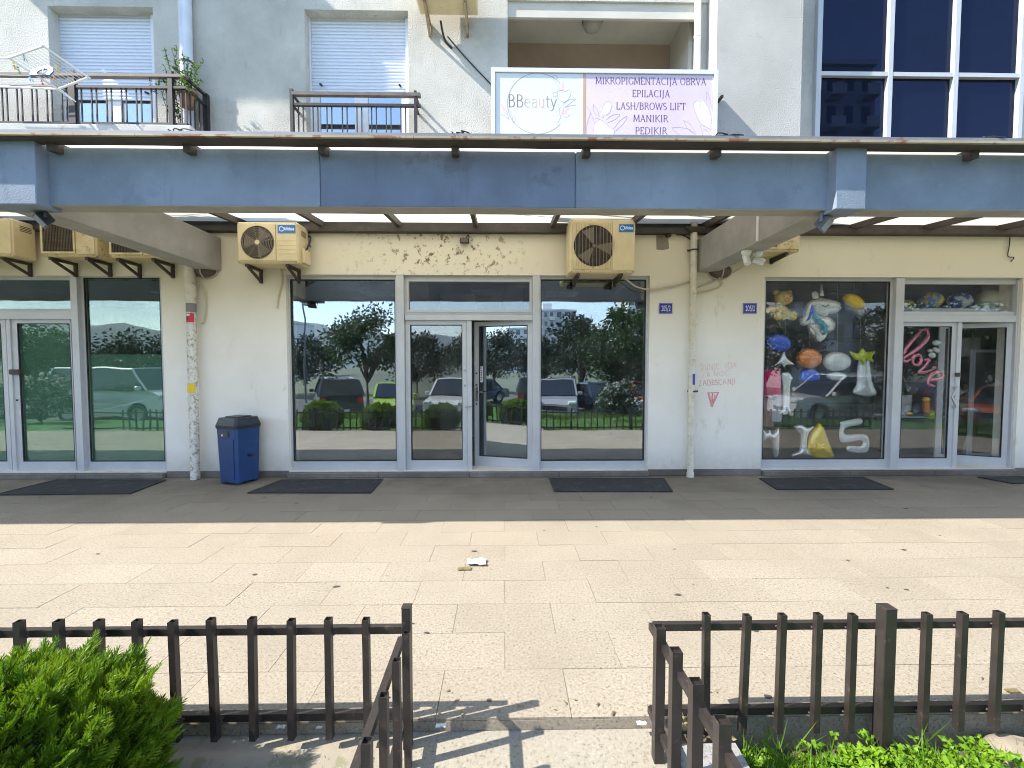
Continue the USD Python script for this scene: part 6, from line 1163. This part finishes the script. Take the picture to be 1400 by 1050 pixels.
# things low behind the right shop door
YL = 6.9
def lowball(label, px, py, rx, rz2, m, nm, c='balloon', extra=None):
    x, z = U(px, py, YL); t = thing(nm, label, c, (x, YL, z)); s_ = trimesh.creation.icosphere(3, 1); s_.apply_scale((rx, rx, rz2)); part(t, 'skin', s_, m, smooth=True)
    if extra: part(t, 'crown', leafcloud(np.tile([[0, 0, rz2 * .8]], (9, 1)), np.stack([np.cos(np.arange(9)) * .7, np.sin(np.arange(9)) * .7, np.ones(9)], 1), .12, .04, np.random.default_rng(2)), extra)
    return t
lowball('lime green fruit shaped balloon low behind the right shop door', 1275, 567, .10, .075, 'foil_lime', 'foil_balloon', extra='grass_leaf'); lowball('small gold balloon low behind the right shop door', 1243, 565, .055, .04, 'foil_gold', 'foil_balloon')
x, z = U(1266, 555, YL); t = thing('toy_figure', 'orange bottle with a yellow cap behind the right shop door', 'bottle', (x, YL, z)); part(t, 'body', lathe([(0, -.10), (.05, -.10), (.05, .06), (.03, .08), (0, .08)], n=20), 'foil_orange', smooth=40); part(t, 'cap', lathe([(0, .081), (.045, .081), (.05, .11), (.03, .14), (0, .145)], n=20), 'foil_yellow', smooth=40)
x, z = U(1240, 555, 7.2); t = thing('display_stand', 'dark display stand with a white card behind the right shop door', 'display stand', (x, 7.2, .061)); part(t, 'cabinet', cbx(-.2, .75, 0, .4, 0, .62, .01), 'room_dark'); part(t, 'card', bx(-.16, .06, -.02, -.012, .68, 1.0), 'paper_white'); part(t, 'top', cbx(-.22, .77, -.02, .42, .621, .645, .004), 'shelf_white'); part(t, 'card_stand', bx(-.06, -.04, -.012, -.004, .645, .9), 'aluminium')
x0, x1 = UX(1326, 540, 6.95), UX(1368, 540, 6.95); t = thing('standing_mirror', 'white framed mirror leaning inside the open right shop door', 'mirror', ((x0 + x1) / 2, 6.95, .06)); w = (x1 - x0) / 2; part(t, 'frame', wallplate(frame_rect(-w, w, 0.02, 1.75, .05, .05, .05, .05), -.02, .02), 'shelf_white'); part(t, 'glass', bx(-w + .05, w - .05, -.004, .004, .07, 1.70), 'mirror'); part(t, 'back_strut', bar((0, .02, 1.2), (0, .3, 0), .03), 'shelf_white')
x, z = U(1323, 475, 7.25); t = thing('hanging_board', 'pale square board hanging inside the open right shop door', 'board', (x, 7.2, z)); part(t, 'board', cbx(-.2, .16, 0, .012, -.16, .16, .003), 'paper_white'); part(t, 'cord', tube([(-.1, .006, .16), (-.02, .006, .5), (.08, .006, .16)], .003, 5), 'cable_black')
t = thing('display_shelf', 'dark shelving along the back of the balloon shop', 'shelf', (5.2, 9.6, .061)); part(t, 'board', [bx(-1.6, 3, 0, .4, z_, z_ + .03) for z_ in (.1, .6, 1.1, 1.6, 2.1)], 'room_wall'); part(t, 'side_panel', [bx(x, x + .03, 0, .4, 0, 2.3) for x in (-1.63, .6, 3.0)], 'room_wall')

# ------------------------------------------------------------------ the street behind the photographer, seen in the shop glass
def car(label, paint, loc, rz, L=4.3, W=1.8, H=1.5, kind='hatch', g='cars parked across the lawn'):
    t = thing('parked_car', label, 'car', loc, rz, group=g)
    wr = .33 if H < 1.6 else .37; xf, xr = L * .31, -L * .30; hb = H * .58
    # x forward, outlines of the lower body
    pr = [(-L / 2 + .05, .28), (-L / 2, .55), (-L / 2 + .03, hb), (L * .12, hb + .02), (L / 2 - .35, hb - .12), (L / 2 - .06, hb - .30), (L / 2, .42), (L / 2 - .06, .25)]
    if kind == 'van': pr = [(-L / 2 + .03, .3), (-L / 2, .6), (-L / 2 + .02, hb), (L * .36, hb + .02), (L / 2 - .12, hb - .18), (L / 2, .5), (L / 2 - .05, .28)]
    lo = Polygon(pr).difference(Point(xf, wr).buffer(wr + .06, 16)).difference(Point(xr, wr).buffer(wr + .06, 16))
    b = extr(lo, W); v = b.vertices.copy(); y = v[:, 2] - W / 2; k = 1 - .10 * np.clip((v[:, 1] - .55) / (hb - .5), 0, 1) - .06 * (np.abs(v[:, 0]) / (L / 2)) ** 4
    b.vertices = np.stack([v[:, 0], y * k, v[:, 1]], 1); b.invert(); part(t, 'body', b, paint)
    if kind == 'van': cab = [(-L / 2 + .04, hb), (-L / 2 + .06, H - .06), (L * .22, H - .05), (L * .37, hb)]
    elif kind == 'suv': cab = [(-L / 2 + .06, hb), (-L / 2 + .26, H - .06), (L * .06, H - .05), (L * .24, hb)]
    elif kind == 'sedan': cab = [(-L * .36, hb), (-L * .22, H - .06), (L * .05, H - .05), (L * .22, hb)]
    else: cab = [(-L / 2 + .08, hb), (-L / 2 + .42, H - .06), (L * .05, H - .05), (L * .24, hb)]
    wl, wt = W * .455, W * .385
    gl = hullp([(x, sy_ * (wl if z < hb + .05 else wt), z) for x, z in cab for sy_ in (-1, 1)]); part(t, 'windows', gl, 'car_glass')
    part(t, 'roof', hullp([(cab[1][0] + dx, s * (wt + .012 - .05 * j), cab[1][1] - .015 + .055 * j) for s in (-1, 1) for j in (0, 1) for dx in (0.0 + .06 * j,)] + [(cab[2][0] - .06 * j, s * (wt + .012 - .05 * j), cab[2][1] - .015 + .055 * j) for s in (-1, 1) for j in (0, 1)]), paint)
    for s in (-1, 1):
        for (a, c) in ((cab[0], cab[1]), (cab[3], cab[2])): part(t, 'pillar', bar((a[0], s * (wl + .004), a[1]), (c[0], s * (wt + .008), c[1]), .09, .03), paint)
        xm = (cab[1][0] + cab[2][0]) / 2; part(t, 'pillar', bar((xm - .05, s * (wl + .004), hb), (xm, s * (wt + .008), H - .06), .08, .03), paint)
        part(t, 'mirror', cbx(cab[3][0] - .25, cab[3][0] - .13, s * (W / 2 + .08) - .10, s * (W / 2 + .08) + .10, hb + .02, hb + .17, .03), paint)
        part(t, 'headlight', cbx(L / 2 - .22, L / 2 - .03, s * W * .36 - .17, s * W * .36 + .17, hb - .30, hb - .16, .04), 'headlamp'); part(t, 'tail_lamp', cbx(-L / 2 - .012, -L / 2 + .06, s * W * .38 - .12, s * W * .38 + .12, hb - .28, hb - .06, .03), 'tail_red')
        for xw in (xf, xr):
            wh = part(t, 'wheel', lathe([(wr * .62, -.10), (wr * .95, -.10), (wr, -.06), (wr, .06), (wr * .95, .10), (wr * .62, .10)], (xw, s * (W / 2 - .12), wr), 22, 'y'), 'tyre', smooth=40); part(wh, 'rim', lathe([(0, -.05), (wr * .61, -.09), (wr * .61, .09), (0, .05)], (xw, s * (W / 2 - .12), wr), 12, 'y'), 'rim')
    part(t, 'bumper', [cbx(L / 2 - .10, L / 2 + .03, -W * .44, W * .44, .26, .44, .03), cbx(-L / 2 - .04, -L / 2 + .08, -W * .44, W * .44, .30, .48, .03)], paint); part(t, 'grille', bx(L / 2 - .06, L / 2 + .012, -W * .25, W * .25, .46, .60), 'ink_black'); part(t, 'plate', [bx(L / 2 + .031, L / 2 + .036, -.26, .26, .30, .41), bx(-L / 2 - .046, -L / 2 - .041, -.26, .26, .34, .45)], 'paper_white')
    if kind == 'suv': part(t, 'roof_rail', [bar((cab[1][0] + .1, s * .52, H + .015), (cab[2][0] - .1, s * .52, H + .015), .03) for s in (-1, 1)], 'aluminium')
    return t
def mx(px, dist): return (px - 690) * dist / 600
def my(dist): return 2 * 6.2 - dist
GZ = -.66
for lab, m, px, d, rz_, L, W, H, kd in (
    ('dark grey sport utility car reflected left of the lime one', 'car_dark', 462, 20, 245, 4.5, 1.85, 1.68, 'suv'), ('small lime green hatchback reflected in the middle shop window', 'car_lime', 538, 19.5, 75, 3.7, 1.65, 1.5, 'hatch'), ('white sport utility car reflected in the closed middle door', 'car_white', 622, 19.5, 95, 4.5, 1.85, 1.7, 'suv'),
    ('silver hatchback reflected in the open middle door', 'car_silver', 700, 21, 105, 4.2, 1.8, 1.5, 'hatch'), ('silver grey sport utility car reflected at the left of the right pane', 'car_silver', 763, 19.5, 100, 4.4, 1.85, 1.66, 'suv'), ('dark blue saloon reflected beside the silver grey one', 'car_navy', 822, 20, 80, 4.5, 1.8, 1.45, 'sedan'), ('orange hatchback reflected at the right of the middle shop', 'car_orange', 885, 20.5, 95, 4.0, 1.7, 1.5, 'hatch'),
    ('long white sport utility car parked sideways, reflected in the balloon window', 'car_white', 1150, 17.6, 176, 4.8, 1.9, 1.85, 'suv'), ('maroon hatchback reflected in the right shop door', 'car_maroon', 1268, 20, 170, 4.0, 1.75, 1.5, 'hatch'), ('white van reflected in the left shop window', 'car_white', 178, 18, 8, 5.0, 1.95, 2.15, 'van'), ('dark blue hatchback reflected in the left shop door', 'car_navy', 20, 19.5, 85, 4.1, 1.75, 1.5, 'hatch'), ('dark saloon reflected between the van and the dark grey car', 'car_dark', 330, 20.5, 95, 4.5, 1.8, 1.45, 'sedan')):
    car(lab, m, (mx(px, d), my(d), GZ), rz_, L, W, H, kd)
def tree(label, loc, h, r, trunk_h, seed, leaf='tree_leaf', n=5200, ls=.16, nm='broadleaf_tree', c='tree', conical=False, flowers=0, grp=None):
    rng = np.random.default_rng(seed); t = thing(nm, label, c, loc, group=grp)
    tr = [tube(smoothline([(0, 0, -.1), (rng.normal(0, .05), rng.normal(0, .05), trunk_h * .6), (rng.normal(0, .15), rng.normal(0, .15), trunk_h + (h - trunk_h) * .6)], 12), np.linspace(.035 * h ** .9 * .6 + .02, .02, 13), 9)]
    K = 34; cl = sph(K, rng) * (rng.uniform(.25, 1, K) ** .5)[:, None]
    cl[:, 2] = np.abs(cl[:, 2]) * np.where(rng.random(K) < .3, -.5, 1); zc = trunk_h + (h - trunk_h) * .42
    if conical: k = (cl[:, 2] + .6) / 1.6; cl[:, :2] *= (1.05 - .75 * k)[:, None]
    cen = cl * (r, r, (h - trunk_h) * .55) + (0, 0, zc)
    for cc in cen[:9]: tr.append(tube(smoothline([(0, 0, trunk_h * .8), cc * (.5, .5, 1) + (0, 0, -.2 * h * .2), cc], 8), np.linspace(.02 * h * .5 + .01, .01, 9), 6))
    part(t, 'trunk', tr, 'bark')
    idx = rng.integers(0, K, n); o = sph(n, rng) * (rng.random(n) ** .45)[:, None] * (r * .42) * rng.uniform(.6, 1.2, K)[idx][:, None] * (1, 1, .75); C = cen[idx] + o; C[:, 2] = np.maximum(C[:, 2], .05)
    D = o + sph(n, rng) * r * .25 + (0, 0, -.05)
    part(t, 'crown', leafcloud(C, D, rng.uniform(.6, 1.3, n) * ls, ls * .55, rng), leaf, kind='stuff')
    if flowers: i = rng.integers(0, n, flowers); fc = C[i] * 1.03; part(t, 'flowers', leafcloud(np.repeat(fc, 5, 0), sph(flowers * 5, rng), .10, .07, rng), 'petal_white', kind='stuff')
    return t
GT = -.62
T = [(505, 24, 5.4, 1.9, 1.7, 'broad round tree reflected behind the lime car', 'tree_leaf'), (420, 36, 4.5, 3.4, 1.0, 'dark tree mass reflected behind the dark grey car', 'tree_leaf_dark'), (570, 34, 4.6, 2.8, .9, 'dark bushy tree reflected behind the white car', 'tree_leaf_dark'), (640, 40, 4.6, 2.2, 1.0, 'low tree reflected in the closed middle door', 'tree_leaf_dark'), (795, 27, 5.3, 1.9, 1.0, 'dark rounded tree reflected in the right pane', 'tree_leaf_dark'), (845, 22, 5.2, 1.7, .8, 'green tree reflected at the right of the right pane', 'tree_leaf'), (880, 25, 6.0, 1.4, .8, 'tall narrow tree reflected at the edge of the right pane', 'tree_leaf'), (745, 38, 4.6, 2.4, .9, 'far tree reflected below the apartment towers', 'tree_leaf_dark'), (690, 46, 5, 2.6, .9, 'far low tree reflected near the door', 'tree_leaf'),
     (60, 27, 5.4, 2.3, 1.4, 'pale green tree reflected in the left shop door', 'tree_leaf'), (210, 33, 4.4, 3.0, .8, 'dark tree reflected behind the white van', 'tree_leaf_dark'), (140, 42, 4.0, 3.5, .8, 'far tree reflected left of the white van', 'tree_leaf_dark'), (1050, 30, 6.2, 3.0, 1.2, 'dark tree reflected at the left of the balloon window', 'tree_leaf_dark'), (1240, 26, 6.0, 2.4, 1.0, 'broad tree reflected in the right shop door', 'tree_leaf_dark'), (1330, 28, 7.0, 2.6, 1.2, 'tall tree reflected in the right shop door opening', 'tree_leaf'), (960, 30, 5.6, 2.6, 1.0, 'dark tree standing behind the orange car', 'tree_leaf_dark'), (330, 32, 5.2, 2.6, 1.0, 'dark tree standing behind the dark saloon', 'tree_leaf_dark'), (-330, 30, 6, 2.6, 1.2, 'tree far along the lawn to the left', 'tree_leaf'), (-120, 28, 5.6, 2.6, 1.2, 'tree along the lawn beyond the left shop', 'tree_leaf_dark'), (-560, 32, 6.4, 2.8, 1.2, 'tall tree far along the lawn to the left', 'tree_leaf_dark')]
for i, (px, d, h, r, th, lab, lf) in enumerate(T): tree(lab, (mx(px, d), my(d), GT), h, r, th, 100 + i, lf, n=4600, ls=.11 + .0045 * d, grp='trees beyond the parked cars')
for i, (px, d, h, r, lab) in enumerate(((62, 15.5, 1.75, 1.15, 'white flowering oleander bush reflected in the left shop door'), (845, 15.5, 1.55, .75, 'white flowering oleander bush reflected before the orange car'), (690, 17, 1.4, .6, 'leafy bush reflected beside the open door'), (-60, 16, 1.7, 1.2, 'white flowering oleander bush beyond the left shop door'), (1215, 16, 1.5, .8, 'white flowering oleander bush reflected by the right shop post'))): tree(lab, (mx(px, d), my(d), -.50), h, r, .15, 300 + i, 'oleander_leaf', n=2600, ls=.12, nm='oleander_bush', c='bush', flowers=170 if i != 2 else 0, grp='oleander bushes on the lawn')
t = thing('street_lamp', 'thin grey lamp post with a floodlight reflected in the left pane of the middle shop', 'street lamp', (mx(419, 26), my(26), GZ)); part(t, 'pole', tube([(0, 0, 0), (0, 0, 6.1)], [.07, .045], 12), 'floodlight_grey'); part(t, 'lamp_head', cbx(.02, .42, -.16, .16, 5.72, 5.98, .03), 'floodlight_black'); part(t, 'lens', bx(.06, .38, .161, .166, 5.76, 5.94), 'headlamp')
def block(label, x0, x1, y0, dep, h, floors, cols, wall='block_render', nm='apartment_tower', z=-.8):
    t = thing(nm, label, 'building', (0, 0, 0)); fh = h / floors; cw_ = (x1 - x0) / cols
    part(t, 'wall', bx(x0, x1, y0 - dep, y0, z, h), wall); part(t, 'roof', [bx(x0 - .3, x1 + .3, y0 - dep - .3, y0 + .3, h + .01, h + .5), bx(x0 + .2 * (x1 - x0), x0 + .45 * (x1 - x0), y0 - dep * .7, y0 - dep * .3, h + .51, h + 3)], 'block_white')
    for f in range(floors):
        for c_ in range(cols):
            a, zz = x0 + c_ * cw_ + .22 * cw_, f * fh + .9
            w = part(t, 'window', bx(a, a + .5 * cw_, y0 + .003, y0 + .05, zz, zz + fh * .52), 'block_glass')
            if (c_ % 2 == 0) and f: part(t, 'balcony', [bx(a - .15 * cw_, a + .65 * cw_, y0 + .06, y0 + 1.1, f * fh, f * fh + .14), bx(a - .15 * cw_, a + .65 * cw_, y0 + 1.04, y0 + 1.1, f * fh + .15, f * fh + 1.0)], 'block_white')
    return t
block('grey apartment block reflected in the right pane of the middle shop', 11.5, 24, -138, 14, 20, 7, 6)
block('tall apartment tower reflected at the edge of the middle shop', 34, 44, -108, 12, 23, 8, 5)
block('apartment tower with pale balconies reflected in the dark upstairs glazing', 27.5, 36, -31, 12, 30.5, 10, 5)
block('far pale apartment block behind the left trees', -70, -52, -95, 14, 12, 5, 7, 'block_white')
# hills
rng = np.random.default_rng(9)
def hills(r0, r1, amp, seed, seg=240, rad=14):
    V, F = [], []; th = np.linspace(0, 2 * PI, seg, endpoint=False)
    for j in range(rad):
        f = j / (rad - 1); rr = r0 + (r1 - r0) * f
        p_ = np.stack([np.cos(th) * rr, np.sin(th) * rr, np.zeros(seg)], 1); n_ = meshkit.fbm(np.stack([np.cos(th) * 3.1, np.sin(th) * 3.1, np.full(seg, seed + f * .7)], 1) * 1.5, 5, seed); n2 = meshkit.fbm(p_ / 260.0, 4, seed + 3)
        p_[:, 2] = -2 + math.sin(PI * min(1, f * 1.0) * .5) * amp * (np.clip(n_ * 1.7 - .35, .12, 1.2)) + (n2 - .5) * amp * .12 * f; V.append(p_)
    V = np.vstack(V)
    F = [(j * seg + i, j * seg + (i + 1) % seg, (j + 1) * seg + (i + 1) % seg, (j + 1) * seg + i) for j in range(rad - 1) for i in range(seg)]
    return to_tm((V, F))
structure('hills', hills(1500, 3000, 150, 4), 'hill_forest', smooth=True)
structure('mountains', hills(3400, 6200, 560, 12), 'hill_forest', smooth=True)
MAT['haze_air'] = usdkit.material(stage, '/World/Looks/haze_air', {'v': ('principled_volume', {'color': (0.80, 0.88, 1.0), 'density': 0.00007, 'anisotropy': 0.2})}, [], volume='v.volume')
tag(part(None, 'haze', bx(-6600, 6600, -6600, 6600, -3.0, 900), 'haze_air'), 'thin blue air between the street and the mountains', 'haze', kind='stuff')
